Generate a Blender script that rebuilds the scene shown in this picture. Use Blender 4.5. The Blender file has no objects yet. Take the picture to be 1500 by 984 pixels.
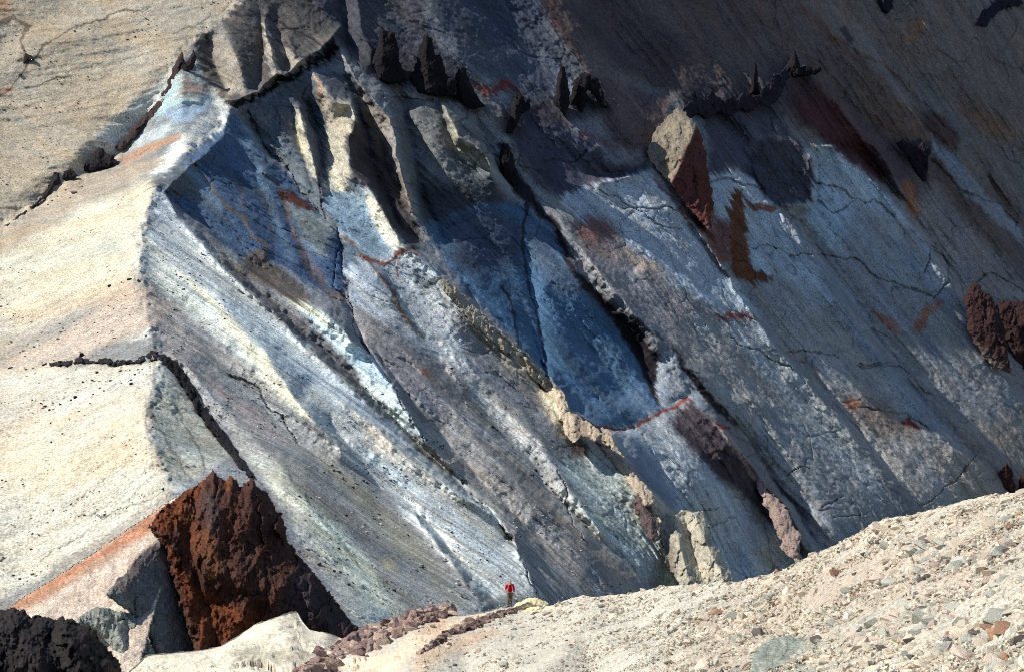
import bpy, bmesh, math, random
import numpy as np
from mathutils import Vector
from mathutils.geometry import delaunay_2d_cdt

random.seed(7)
rng = np.random.default_rng(11)
scene = bpy.context.scene
col = scene.collection

# ------------------------------------------------------------------ camera
W, H, F = 1500.0, 984.0, 2600.0          # survey frame and focal length (px)
PITCH = math.atan((492 - 100) / F)        # camera tilts down by this
cam_d = bpy.data.cameras.new('camera')
cam = bpy.data.objects.new('camera', cam_d)
col.objects.link(cam)
cam.location = (0, 0, 0)
cam.rotation_euler = (math.pi / 2 - PITCH, 0, 0)
cam_d.sensor_width = 36.0
cam_d.lens = 36.0 * F / W
cam_d.clip_start = 0.5
cam_d.clip_end = 6000
scene.camera = cam

# ------------------------------------------------------------------ light
SUN = Vector((-0.685, 0.07, 0.72)).normalized()     # towards the sun
world = bpy.data.worlds.new('World')
scene.world = world
world.use_nodes = True
nt = world.node_tree
nt.nodes.clear()
sky = nt.nodes.new('ShaderNodeTexSky')
sky.sky_type = 'NISHITA'
sky.sun_disc = False
sky.sun_elevation = math.asin(SUN.z)
sky.sun_rotation = math.atan2(SUN.x, SUN.y)
sky.altitude = 900
sky.air_density = 1.0
sky.dust_density = 0.4
bg = nt.nodes.new('ShaderNodeBackground')
bg.inputs['Strength'].default_value = 0.10
wo = nt.nodes.new('ShaderNodeOutputWorld')
nt.links.new(sky.outputs[0], bg.inputs[0])
nt.links.new(bg.outputs[0], wo.inputs[0])
sun_d = bpy.data.lights.new('sun', 'SUN')
sun_d.energy = 5.0
sun_d.angle = math.radians(0.53)
sun_d.color = (1.0, 0.95, 0.875)
sun = bpy.data.objects.new('sun', sun_d)
col.objects.link(sun)
sun.rotation_euler = SUN.to_track_quat('Z', 'Y').to_euler()
sun.location = SUN * 900
scene.view_settings.view_transform = 'Standard'
scene.view_settings.look = 'None'
scene.view_settings.gamma = 1.0
scene.view_settings.exposure = 0.2
scene.cycles.use_denoising = False      # keep the fine grit of the scree
scene.cycles.filter_width = 1.0
scene.cycles.max_bounces = 4
scene.cycles.diffuse_bounces = 3

# ------------------------------------------------------------------ helpers
ct, st = math.cos(PITCH), math.sin(PITCH)


def wpt(px, py, d):
    """a point seen at survey position (px, py) at d metres -> world xyz"""
    cx = (px - 750.0) / F
    cy = (492.0 - py) / F
    return np.stack([cx * d, (ct + cy * st) * d, (-st + cy * ct) * d], -1)


def lin(c):
    c = np.asarray(c, float) / 255.0
    return np.where(c <= 0.04045, c / 12.92, ((c + 0.055) / 1.055) ** 2.4)


def tag(o, label=None, cat=None, group=None, kind=None):
    if label: o['label'] = label
    if cat: o['category'] = cat
    if group: o['group'] = group
    if kind: o['kind'] = kind
    return o


def hash2(ix, iy, seed):
    h = (ix.astype(np.int64) * 374761393 + iy.astype(np.int64) * 668265263 + seed * 974634777) & 0xFFFFFFFF
    h = ((h ^ (h >> 13)) * 1274126177) & 0xFFFFFFFF
    h = h ^ (h >> 16)
    return (h & 0xFFFF).astype(np.float32) / 32767.5 - 1.0


def vnoise(x, y, seed=0):
    xi = np.floor(x); yi = np.floor(y)
    fx = (x - xi).astype(np.float32); fy = (y - yi).astype(np.float32)
    fx = fx * fx * fx * (fx * (fx * 6 - 15) + 10); fy = fy * fy * fy * (fy * (fy * 6 - 15) + 10)
    xi = xi.astype(np.int64); yi = yi.astype(np.int64)
    a = hash2(xi, yi, seed); b = hash2(xi + 1, yi, seed)
    c = hash2(xi, yi + 1, seed); e = hash2(xi + 1, yi + 1, seed)
    return (a + (b - a) * fx) * (1 - fy) + (c + (e - c) * fx) * fy


def fbm(x, y, octv=4, seed=0, gain=0.5, ridged=False):
    s = np.zeros_like(x, dtype=np.float32); amp = 1.0; tot = 0
    for k in range(octv):
        n = vnoise(x * 2 ** k + 13.7 * k, y * 2 ** k - 7.1 * k, seed + k)
        if ridged: n = 1 - 2 * np.abs(n)
        s += amp * n; tot += amp; amp *= gain
    return s / tot


def blur(a, sig):
    r = int(3 * sig + 1)
    k = np.exp(-0.5 * (np.arange(-r, r + 1) / sig) ** 2); k /= k.sum()
    for ax in (0, 1):
        p = np.pad(a, [(r, r) if i == ax else (0, 0) for i in range(2)], mode='edge')
        o = np.zeros_like(a)
        for i, w in enumerate(k):
            o += w * (p[i:i + a.shape[0]] if ax == 0 else p[:, i:i + a.shape[1]])
        a = o
    return a


def tin(lines, U, V):
    """constrained triangulation of 3-value polylines (px, py, value), sampled on the grid U x V"""
    P, E, Z = [], [], []
    for ln in lines:
        i0 = len(P)
        for k, (x, y, z) in enumerate(ln):
            P.append(Vector((x, y))); Z.append(z)
            if k: E.append((i0 + k - 1, i0 + k))
    vs, es, fs, ov, oe, of = delaunay_2d_cdt(P, E, [], 0, 1e-3)
    A = np.array([[p.x, p.y] for p in P]); Z = np.array(Z, float)
    z = np.zeros(len(vs))
    for i, v in enumerate(vs):
        if ov[i]:
            z[i] = np.mean(Z[ov[i]])
        else:
            acc = []
            for a, b in E:
                d = A[b] - A[a]; L2 = d @ d + 1e-9
                t = ((v.x - A[a, 0]) * d[0] + (v.y - A[a, 1]) * d[1]) / L2
                if -1e-3 <= t <= 1.001 and abs((v.x - A[a, 0]) * d[1] - (v.y - A[a, 1]) * d[0]) / math.sqrt(L2) < 0.05:
                    acc.append(Z[a] + t * (Z[b] - Z[a]))
            z[i] = np.mean(acc) if acc else 0
    out = np.zeros((len(V), len(U)))
    du, dv = U[1] - U[0], V[1] - V[0]
    for f in fs:
        for k in range(1, len(f) - 1):
            a, b, c = f[0], f[k], f[k + 1]
            xs = [vs[a].x, vs[b].x, vs[c].x]; ys = [vs[a].y, vs[b].y, vs[c].y]
            i0 = max(0, int((min(xs) - U[0]) / du)); i1 = min(len(U), int((max(xs) - U[0]) / du) + 2)
            j0 = max(0, int((min(ys) - V[0]) / dv)); j1 = min(len(V), int((max(ys) - V[0]) / dv) + 2)
            if i1 <= i0 or j1 <= j0: continue
            X, Y = np.meshgrid(U[i0:i1], V[j0:j1])
            den = (ys[1] - ys[2]) * (xs[0] - xs[2]) + (xs[2] - xs[1]) * (ys[0] - ys[2])
            if abs(den) < 1e-9: continue
            w0 = ((ys[1] - ys[2]) * (X - xs[2]) + (xs[2] - xs[1]) * (Y - ys[2])) / den
            w1 = ((ys[2] - ys[0]) * (X - xs[2]) + (xs[0] - xs[2]) * (Y - ys[2])) / den
            w2 = 1 - w0 - w1
            m = (w0 > -1e-6) & (w1 > -1e-6) & (w2 > -1e-6)
            sub = out[j0:j1, i0:i1]
            sub[m] = (w0 * z[a] + w1 * z[b] + w2 * z[c])[m]
    return out


def sdf(poly, X, Y):
    """signed distance to a polygon, positive inside"""
    p = np.asarray(poly, float)
    q = np.roll(p, -1, 0)
    ins = np.zeros(X.shape, bool); d2 = np.full(X.shape, 1e12)
    for (x0, y0), (x1, y1) in zip(p, q):
        dx, dy = x1 - x0, y1 - y0
        t = np.clip(((X - x0) * dx + (Y - y0) * dy) / (dx * dx + dy * dy + 1e-9), 0, 1)
        d2 = np.minimum(d2, (X - x0 - t * dx) ** 2 + (Y - y0 - t * dy) ** 2)
        if y0 != y1:
            c = ((y0 > Y) != (y1 > Y)) & (X < dx * (Y - y0) / dy + x0)
            ins ^= c
    return np.where(ins, 1, -1) * np.sqrt(d2)


def seg_dist(pts, X, Y):
    """distance to a polyline and position along it (0..1)"""
    p = np.asarray(pts, float)
    L = np.concatenate([[0], np.cumsum(np.hypot(*(p[1:] - p[:-1]).T))]); L /= L[-1]
    best = np.full(X.shape, 1e12); tt = np.zeros(X.shape)
    for k in range(len(p) - 1):
        dx, dy = p[k + 1] - p[k]
        t = np.clip(((X - p[k, 0]) * dx + (Y - p[k, 1]) * dy) / (dx * dx + dy * dy + 1e-9), 0, 1)
        d = (X - p[k, 0] - t * dx) ** 2 + (Y - p[k, 1] - t * dy) ** 2
        m = d < best
        best[m] = d[m]; tt[m] = (L[k] + t * (L[k + 1] - L[k]))[m]
    return np.sqrt(best), tt


def sstep(x):
    x = np.clip(x, 0, 1)
    return x * x * (3 - 2 * x)


def facets(x, y, seed, slope=1.0):
    """broken rock: every cell of a jittered lattice is a small tilted plane (height in cell units)"""
    xi = np.floor(x).astype(np.int64); yi = np.floor(y).astype(np.int64)
    best = np.full(x.shape, 1e9, np.float32); hgt = np.zeros(x.shape, np.float32)
    for a in (-1, 0, 1):
        for b in (-1, 0, 1):
            cx, cy = xi + a, yi + b
            px = cx + 0.5 + 0.45 * hash2(cx, cy, seed); py = cy + 0.5 + 0.45 * hash2(cx, cy, seed + 1)
            dx = (x - px).astype(np.float32); dy = (y - py).astype(np.float32)
            d = dx * dx + dy * dy
            h = slope * (dx * hash2(cx, cy, seed + 2) + dy * hash2(cx, cy, seed + 3)) + 0.35 * hash2(cx, cy, seed + 4)
            m = d < best
            best = np.where(m, d, best); hgt = np.where(m, h, hgt)
    return hgt


class Canvas:
    """rock colours laid on a gridded surface; X, Y are the (roughened) survey coordinates"""
    def __init__(s, X, Y, base, LX=None, LY=None):
        s.X, s.Y = X, Y
        s.LX, s.LY = (X, Y) if LX is None else (LX, LY)
        s.C = np.empty(X.shape + (3,), np.float32); s.C[:] = lin(base)
        s.cut = np.zeros(X.shape, np.float32)

    def _win(s, pts, m):
        p = np.asarray(pts, float)
        x0, y0 = p.min(0) - m - 14; x1, y1 = p.max(0) + m + 14
        jj = np.where((s.Y.max(1) >= y0) & (s.Y.min(1) <= y1))[0]
        ii = np.where((s.X.max(0) >= x0) & (s.X.min(0) <= x1))[0]
        if len(jj) == 0 or len(ii) == 0: return None
        return slice(jj[0], jj[-1] + 1), slice(ii[0], ii[-1] + 1)

    def poly(s, c, pts, feather=4, op=1.0):
        feather *= 2.0
        w = s._win(pts, feather)
        if w is None: return
        d = sdf(pts, s.X[w], s.Y[w])
        a = (sstep((d + feather * 0.5) / max(feather, 0.1)) * op)[..., None]
        s.C[w] = s.C[w] * (1 - a) + lin(c) * a

    def line(s, c, pts, w0, w1=None, op=1.0, soft=0.7, cut=0.0):
        w1 = w0 if w1 is None else w1
        w = s._win(pts, max(w0, w1) * 2)
        if w is None: return
        d, t = seg_dist(pts, s.LX[w], s.LY[w])
        ww = w0 + (w1 - w0) * t
        wob = 0.65 + 0.5 * vnoise(s.X[w] / 9, s.Y[w] / 9, 91)
        a = (sstep((ww * 0.5 * (0.4 + wob) - d) / (ww * soft * 0.5 + 0.3) + 0.5) * op)[..., None]
        if cut: s.cut[w] = np.maximum(s.cut[w], a[..., 0] * cut)
        s.C[w] = s.C[w] * (1 - a) + lin(c) * a


def mesh_np(name, verts, quads, mat, colors=None, smooth=True, parent=None):
    me = bpy.data.meshes.new(name)
    verts = np.ascontiguousarray(verts, np.float32).reshape(-1, 3)
    quads = np.ascontiguousarray(quads, np.int32)
    n = quads.shape[1]
    me.vertices.add(len(verts)); me.vertices.foreach_set('co', verts.ravel())
    me.loops.add(quads.size); me.loops.foreach_set('vertex_index', quads.ravel())
    me.polygons.add(len(quads))
    me.polygons.foreach_set('loop_start', np.arange(0, quads.size, n, dtype=np.int32))
    me.polygons.foreach_set('loop_total', np.full(len(quads), n, np.int32))
    me.polygons.foreach_set('use_smooth', np.full(len(quads), smooth, bool))
    if colors is not None:
        at = me.attributes.new('geo', 'FLOAT_COLOR', 'POINT')
        c4 = np.ones((len(verts), 4), np.float32); c4[:, :3] = colors.reshape(-1, 3)
        at.data.foreach_set('color', c4.ravel())
    me.update(calc_edges=True)
    me.validate()
    o = bpy.data.objects.new(name, me)
    me.materials.append(mat)
    col.objects.link(o)
    if parent: o.parent = parent
    return o


def grid_quads(nv, nu):
    i = np.arange(nv * nu).reshape(nv, nu)
    return np.stack([i[:-1, :-1], i[1:, :-1], i[1:, 1:], i[:-1, 1:]], -1).reshape(-1, 4)


# ------------------------------------------------------------------ materials
class NT:
    def __init__(s, name):
        s.m = bpy.data.materials.new(name); s.m.use_nodes = True
        s.t = s.m.node_tree; s.t.nodes.clear()
        s.out = s.n('ShaderNodeOutputMaterial'); s.b = s.n('ShaderNodeBsdfPrincipled')
        s.b.inputs['Roughness'].default_value = 0.95
        s.b.inputs['Specular IOR Level'].default_value = 0.12
        s.l(s.b.outputs[0], s.out.inputs[0])

    def n(s, t, **k):
        o = s.t.nodes.new(t)
        for a, b in k.items(): setattr(o, a, b)
        return o

    def l(s, a, b): s.t.links.new(a, b)

    def noise(s, vec, scale, detail=4, rough=0.6, dist=0.0):
        o = s.n('ShaderNodeTexNoise')
        o.inputs['Scale'].default_value = scale; o.inputs['Detail'].default_value = detail
        o.inputs['Roughness'].default_value = rough; o.inputs['Distortion'].default_value = dist
        s.l(vec, o.inputs['Vector']); return o.outputs['Fac']

    def ramp(s, fac, p0, c0, p1, c1):
        o = s.n('ShaderNodeMapRange')
        o.inputs['From Min'].default_value = p0; o.inputs['From Max'].default_value = p1
        o.inputs['To Min'].default_value = c0; o.inputs['To Max'].default_value = c1
        s.l(fac, o.inputs['Value']); return o.outputs[0]

    def math(s, op, a, b):
        o = s.n('ShaderNodeMath', operation=op)
        for k, v in enumerate((a, b)):
            if isinstance(v, (int, float)): o.inputs[k].default_value = v
            else: s.l(v, o.inputs[k])
        return o.outputs[0]

    def scalecol(s, c, f):
        o = s.n('ShaderNodeVectorMath', operation='SCALE')
        s.l(c, o.inputs[0]); s.l(f, o.inputs['Scale']); return o.outputs[0]

    def mix(s, f, a, b, blend='MIX'):
        o = s.n('ShaderNodeMix', data_type='RGBA', blend_type=blend)
        for k, v in ((0, f), (6, a), (7, b)):
            if isinstance(v, (int, float)): o.inputs[k].default_value = v
            elif isinstance(v, tuple): o.inputs[k].default_value = v
            else: s.l(v, o.inputs[k])
        return o.outputs[2]

    def bump(s, h, strength, dist):
        o = s.n('ShaderNodeBump'); o.inputs['Strength'].default_value = strength
        o.inputs['Distance'].default_value = dist
        s.l(h, o.inputs['Height']); s.l(o.outputs[0], s.b.inputs['Normal'])


def rock_material(name, grain=1.0, streak=True, base=None, bumpd=0.5, contrast=1.0):
    """layered rock and scree: colour from the surface, plus grit, mottling and streaks down the fall line"""
    k = NT(name)
    pos = k.n('ShaderNodeTexCoord').outputs['Object']
    if base is None:
        c = k.n('ShaderNodeAttribute', attribute_name='geo').outputs['Color']
    else:
        rgb = k.n('ShaderNodeRGB'); rgb.outputs[0].default_value = (*lin(base), 1); c = rgb.outputs[0]
    g1 = k.noise(pos, 2.1 * grain, 2, 0.8)
    g2 = k.noise(pos, 0.35 * grain, 5, 0.65)
    g3 = k.noise(pos, 0.06 * grain, 4, 0.6, 0.6)
    f = k.math('MULTIPLY', k.ramp(g1, 0.32, 1 - 0.5 * contrast, 0.68, 1 + 0.5 * contrast),
               k.ramp(g2, 0.3, 1 - 0.2 * contrast, 0.7, 1 + 0.2 * contrast))
    f = k.math('MULTIPLY', f, k.ramp(g3, 0.3, 0.88, 0.7, 1.12))
    sp = k.noise(pos, 1.25 * grain, 1, 0.5)
    f = k.math('MULTIPLY', f, k.ramp(sp, 0.66, 1.0, 0.72, 0.6))
    hgt = k.math('ADD', k.math('MULTIPLY', g1, 0.4), g2)
    if streak:
        mp = k.n('ShaderNodeMapping')
        # axes turned so that the third one runs down the main face
        mp.inputs['Rotation'].default_value = (math.radians(-22), math.radians(-36), math.radians(38))
        mp.inputs['Scale'].default_value = (1.0, 1.0, 0.07)
        k.l(pos, mp.inputs['Vector'])
        s1 = k.noise(mp.outputs[0], 0.55, 4, 0.65)
        f = k.math('MULTIPLY', f, k.ramp(s1, 0.3, 0.86, 0.7, 1.14))
    hue = k.noise(pos, 0.11 * grain, 3, 0.6)
    c2 = k.mix(k.ramp(hue, 0.35, 0.0, 0.7, 0.30), c, k.mix(1.0, c, (1.12, 0.98, 0.84, 1), 'MULTIPLY'))
    hue2 = k.noise(pos, 0.19 * grain, 3, 0.6, 1.0)
    c2 = k.mix(k.ramp(hue2, 0.45, 0.0, 0.75, 0.45), c2, k.mix(1.0, c2, (0.84, 0.99, 1.10, 1), 'MULTIPLY'))
    k.l(k.scalecol(c2, f), k.b.inputs['Base Color'])
    k.bump(hgt, 1.0, bumpd)
    return k.m


M_MOUNT = rock_material('weathered_mountain_rock', 1.0, False, None, 0.26)
M_ROCK = rock_material('bare_rock', 1.6, False, None, 0.5)
M_NEAR = rock_material('near_rock', 5.0, False, None, 0.10)

# ================================================================== THE MOUNTAIN
STEP = 1.4
U = np.arange(-130, 1630, STEP); V = np.arange(-90, 950, STEP)
GX, GY = np.meshgrid(U, V)

CREST = [(420, -150, 676), (366, -10, 630), (330, 20, 618), (282, 64, 596), (266, 88, 586), (300, 112, 582), (334, 140, 574),
         (330, 188, 562), (270, 236, 520), (224, 274, 486), (206, 330, 453), (201, 390, 423), (220, 478, 388),
         (236, 526, 368), (212, 597, 340), (217, 650, 318), (250, 715, 298), (300, 800, 285), (330, 1024, 240)]
BASE = [CREST,
        [(-200, -150, 630), (0, -150, 655), (200, -150, 670)],
        [(-200, 0, 570), (0, 0, 602), (180, 0, 620)],
        [(-200, 150, 532), (0, 150, 564), (150, 130, 574)],
        [(-200, 450, 418), (0, 332, 500), (90, 275, 525), (180, 225, 555)],
        [(-200, 620, 350), (0, 500, 412)],
        [(-200, 850, 275), (0, 700, 332)],
        [(-200, 1024, 235), (0, 1024, 252)],
        [(900, -150, 805), (1700, -150, 1105)],
        [(750, 0, 714), (1100, 0, 835), (1500, 0, 985), (1700, 0, 1060)],
        [(400, 450, 446)], [(450, 600, 386)], [(600, 700, 382)], [(360, 760, 276)], [(480, 790, 300)], [(640, 520, 478)],
        [(600, 300, 570)], [(1000, 300, 688)], [(1500, 350, 878)], [(1700, 350, 945)],
        [(750, 550, 506)], [(1150, 550, 650)], [(1500, 550, 792)],
        [(500, 905, 256), (750, 885, 324), (900, 860, 405), (1080, 850, 520), (1200, 800, 562), (1480, 700, 706), (1700, 640, 850)],
        [(500, 1024, 212), (750, 1024, 272), (1100, 1024, 470), (1500, 1024, 640), (1700, 1024, 700)]]

R = []


def rel(h0, h1, *pts):
    n = len(pts)
    R.append([(x, y, (h0 + (h1 - h0) * k / max(1, n - 1)) * (0.35 if n > 3 and k in (0, n - 1) else 1.0)) for k, (x, y) in enumerate(pts)])


def relv(*pts): R.append(list(pts))


# frame of the survey: no relief
relv((-200, -150, 0), (1700, -150, 0), (1700, 1024, 0), (-200, 1024, 0), (-200, -150, 0))
# --- left flank: gentle swells and the step of the dyke
rel(0, 0, (-100, 500), (0, 440), (120, 360), (200, 300))
rel(1.2, 1, (0, 620), (110, 560), (205, 470))
rel(-.8, -.8, (0, 660), (110, 600), (210, 545))
rel(1, 1, (0, 760), (110, 690), (205, 610))
rel(-1, -1, (0, 850), (130, 770), (235, 715))
rel(-2, -2, (20, 325), (100, 268), (170, 225), (230, 150), (262, 88))
rel(2, 1, (0, 300), (80, 240), (150, 195), (215, 120))
rel(0, 0, (0, 200), (130, 120), (250, 60))
rel(3, 2, (-60, 140), (30, 85), (140, 45), (240, 5))
rel(-3, -2, (0, 60), (60, 30), (100, 0))
# notch between crest and dyke
rel(0, 0, (182, 228), (262, 190), (330, 186))
rel(-3, -3, (215, 205), (255, 170), (300, 150))
# --- upper face
relv((366, -8, 0), (330, 20, 0), (283, 64, 0), (268, 86, 0))
rel(-2, -3, (301, 54), (317, 102), (333, 137))
rel(2, 4, (322, 35), (344, 72), (357, 107), (359, 131))
rel(-1, -2, (375, 10), (385, 32), (386, 70), (380, 118))
rel(3, 4, (389, 25), (390, 56), (399, 83), (408, 104))
rel(-1, -1, (405, 20), (411, 64), (424, 101))
rel(2, 4, (424, 60), (433, 80), (449, 88))
relv((334, 146, 2), (350, 146, 3), (363, 138, 3), (376, 134, 3), (389, 122, 4), (398, 118, 3), (405, 107, 4), (416, 110, 4), (427, 105, 4), (436, 94, 4), (450, 87, 4), (466, 76, 4), (489, 54, 4), (498, 40, 2))
relv((338, 153, -1), (364, 149, -2), (391, 134, -2.5), (408, 120, -3), (430, 116, -3), (441, 104, -3), (456, 98, -3), (472, 92, -2.5), (496, 72, -1))
rel(0, 0, (470, 0), (480, 30))
rel(3, 2, (520, -30), (530, 40), (545, 90))
rel(-3, -3, (500, -20), (505, 40), (515, 75))
# --- below the black band
rel(-5, -6, (362, 161), (386, 211), (422, 255), (470, 312))
rel(4, 3, (435, 158), (442, 174), (443, 193), (456, 223), (466, 264), (471, 291))
rel(-2, -2, (428, 165), (431, 190), (436, 208), (449, 236), (458, 275))
rel(-5, -4, (446, 140), (455, 165), (468, 205), (474, 240), (477, 270))
relv((450, 100, 0), (458, 108, 3), (473, 129, 5), (491, 147, 7), (513, 153, 8), (520, 172, 8), (518, 190, 7), (510, 200, 6), (510, 228, 6), (513, 250, 6), (535, 271, 7), (559, 307, 7), (576, 334, 7),
     (591, 360, 7), (648, 407, 8), (688, 454, 8), (758, 508, 8), (778, 531, 8), (822, 571, 8), (832, 598, 8), (879, 625, 8), (902, 652, 8), (929, 694, 8), (953, 721, 8), (980, 760, 7), (1010, 850, 5), (1020, 920, 2))
rel(1, 0, (478, 250), (482, 275), (500, 300), (530, 330), (552, 352))
rel(-2, -3, (525, 150), (535, 190), (540, 230), (552, 262), (572, 300), (590, 335), (608, 350))
relv((499, 70, 2), (518, 113, 5), (534, 134, 6), (558, 158, 6), (569, 174, 6), (577, 209, 6), (585, 241, 6), (600, 290, 4), (614, 322, 2), (640, 370, 0))
rel(-2, -1, (507, 110), (540, 158), (555, 195), (570, 240), (590, 300))
rel(-4, -6, (560, 110), (590, 150), (600, 200), (610, 250), (625, 300), (650, 350))
relv((648, 155, 3), (660, 180, 6), (674, 201, 7), (700, 215, 7), (716, 236, 7), (720, 265, 3))
rel(0, -1, (640, 150), (655, 190), (668, 225), (700, 250))
rel(-3, -4, (690, 160), (712, 200), (735, 250), (760, 300), (800, 345), (835, 390))
# shoulders with spires
rel(1, 1, (545, 105), (600, 125), (650, 140), (700, 155), (745, 190))
rel(4, 3, (600, -60), (640, 20), (680, 70), (720, 110))
rel(-3, -3, (690, -60), (740, 30), (790, 100), (815, 150))
rel(4, 4, (780, -20), (830, 50), (860, 100), (890, 150), (920, 200), (948, 232))
rel(-4, -4, (850, -40), (910, 60), (950, 120), (985, 150))
rel(-3, -3, (770, 180), (800, 220), (850, 250), (900, 255), (945, 245))
rel(2, 3, (815, 165), (850, 180), (880, 215), (900, 240))
# --- blue face under the crest
rel(-2, -3, (238, 282), (300, 330), (350, 372), (382, 392), (440, 430))
rel(4, 4, (338, 160), (326, 200), (280, 242), (240, 284), (262, 318))
rel(1, .5, (280, 238), (329, 302), (361, 328), (388, 368))
rel(-2.5, -3, (352, 190), (378, 260), (402, 330), (430, 385))
rel(-3.5, -3, (385, 248), (412, 286), (423, 328), (441, 358), (458, 393), (474, 412), (506, 444))
rel(-2, -3, (492, 331), (498, 353), (503, 401), (508, 444), (530, 503), (575, 560))
rel(1, 2, (500, 347), (535, 379), (559, 408), (584, 444))
rel(-1.5, -2, (566, 410), (600, 460), (640, 520), (690, 590))
# mound
# --- scree ribs of the near face, upper left to lower right
rel(2, 2, (230, 290), (281, 340), (312, 377), (352, 417), (402, 457), (446, 504), (500, 556), (560, 612))
rel(-2.5, -3, (300, 350), (361, 410), (420, 462), (450, 492), (504, 540), (557, 594), (616, 650), (665, 698), (718, 752), (800, 850))
relv((452, 444, 2), (476, 457, 4), (500, 484, 4), (514, 500, 4), (541, 521, 4), (576, 564, 4), (595, 597, 4), (611, 623, 3), (624, 647, 2), (660, 682, .5))
rel(-2, -3, (540, 500), (580, 550), (640, 630), (700, 700), (780, 780), (850, 860))
rel(1, 1, (600, 520), (670, 610), (760, 710), (860, 800), (940, 870))
rel(-2, -3, (660, 540), (740, 640), (820, 730), (900, 810), (955, 860))
rel(2, 1, (700, 520), (760, 590), (820, 690), (880, 780))
rel(-1, -1, (208, 405), (260, 455), (310, 520), (370, 580), (436, 645), (520, 720))
relv((262, 398, 1), (318, 437, 2.5), (355, 481, 3), (389, 518, 3.5), (422, 565, 3.5), (452, 608, 3), (504, 660, 2))
rel(2, 3, (460, 560), (504, 591), (536, 613), (563, 639), (611, 682), (648, 706), (718, 755), (751, 785), (785, 869))
rel(-1, -2, (480, 620), (560, 700), (640, 780), (720, 870))
rel(1.5, 1.5, (225, 500), (270, 530), (330, 600), (400, 670), (470, 760), (540, 850), (590, 920))
rel(-.8, -.6, (250, 530), (285, 580), (330, 640), (390, 715), (430, 790))
rel(1, 1, (217, 650), (250, 690), (280, 720))
rel(1, 1, (430, 700), (500, 790), (560, 880))
rel(2, 2, (610, 760), (660, 820), (710, 890))
# --- the blue hollow right of the long rib
rel(1, 2, (620, 330), (660, 395), (700, 445), (770, 505), (835, 565), (880, 608), (915, 640))
rel(-3, -3, (690, 300), (730, 380), (770, 440), (790, 520), (800, 560))
rel(-5, -5, (760, 300), (770, 380), (785, 440), (800, 530))
rel(-5, -5, (800, 420), (860, 500), (910, 570), (960, 600))
rel(-4.5, -4.5, (850, 390), (900, 470), (933, 500), (955, 560), (968, 600))
rel(-1, -1, (880, 628), (930, 620), (966, 598), (1008, 582))
rel(-4, -5, (950, 660), (985, 720), (1030, 780), (1080, 850))
relv((1009, 586, 4), (1044, 615, 6), (1068, 648, 7), (1103, 682, 7), (1125, 714, 7), (1154, 745, 6), (1173, 786, 6), (1180, 830, 3))
rel(1, 1, (975, 620), (1000, 655), (1040, 705), (1100, 770), (1120, 830))
rel(-5, -5, (1060, 600), (1100, 650), (1140, 710), (1175, 755), (1205, 815))
# --- pale slabs to the right
rel(4, 4, (820, 320), (870, 390), (920, 450), (980, 510), (1030, 560), (1070, 610))
rel(-2, -2, (830, 300), (880, 345), (930, 390))
rel(3, 3, (879, 268), (950, 250), (1000, 310), (1050, 380), (1105, 465), (1180, 560), (1260, 650), (1330, 745))
rel(-3, -3, (1010, 330), (1060, 400), (1120, 465), (1200, 565), (1280, 655), (1350, 745))
rel(2, 2, (940, 400), (1000, 460), (1080, 560), (1140, 640), (1230, 760))
rel(3, 3, (1120, 290), (1160, 330), (1230, 440), (1310, 560), (1400, 660), (1470, 715))
rel(-4, -4, (1140, 300), (1175, 330), (1245, 430), (1330, 560), (1420, 660))
rel(4, 4, (1176, 215), (1218, 215), (1278, 268), (1335, 330), (1389, 410), (1450, 520), (1500, 580))
rel(-4, -4, (1200, 200), (1260, 225), (1320, 290), (1400, 400), (1470, 500))
rel(4, 4, (1110, 135), (1181, 104), (1240, 170), (1300, 240), (1325, 290))
rel(-4, -4, (1200, 100), (1260, 165), (1320, 220), (1345, 300))
rel(4, 3, (1203, 60), (1275, 110), (1335, 161), (1402, 215), (1440, 330), (1500, 420))
rel(-3, -3, (1230, 60), (1300, 105), (1370, 170), (1440, 240), (1500, 350))
rel(3, 3, (1167, 3), (1235, 67), (1302, 124), (1400, 200), (1500, 310))
rel(-3, -3, (1190, -60), (1240, 20), (1320, 90), (1420, 180), (1560, 320))
rel(3, 3, (1290, -60), (1370, 60), (1450, 150), (1580, 280))
rel(-2, -2, (1000, -60), (1060, 20), (1110, 70), (1150, 95))
rel(.5, .5, (930, -60), (1000, 60), (1040, 110), (1050, 135))
rel(-3, -3, (1020, 150), (1060, 180), (1095, 235), (1120, 290))
rel(2, 2, (1060, 150), (1110, 200), (1168, 208))
relv((1168, 206, 2), (1184, 222, 4), (1188, 262, 4), (1188, 296, 2))
relv((1194, 224, -1), (1198, 262, -2), (1196, 300, -1))
relv((1100, 244, 0), (1134, 300, 2), (1186, 300, 2))
relv((1110, 256, -1), (1140, 312, -1), (1186, 310, -1))

base = tin(BASE, U, V)
dcr = np.minimum(seg_dist([(x, y) for x, y, d in CREST], GX, GY)[0], seg_dist([(-200, 450), (0, 332), (90, 275), (180, 225), (262, 92)], GX, GY)[0])
kk_ = sstep(dcr / 90)
base = blur(base, 2.2) * (1 - kk_) + blur(base, 26.0) * kk_
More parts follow.
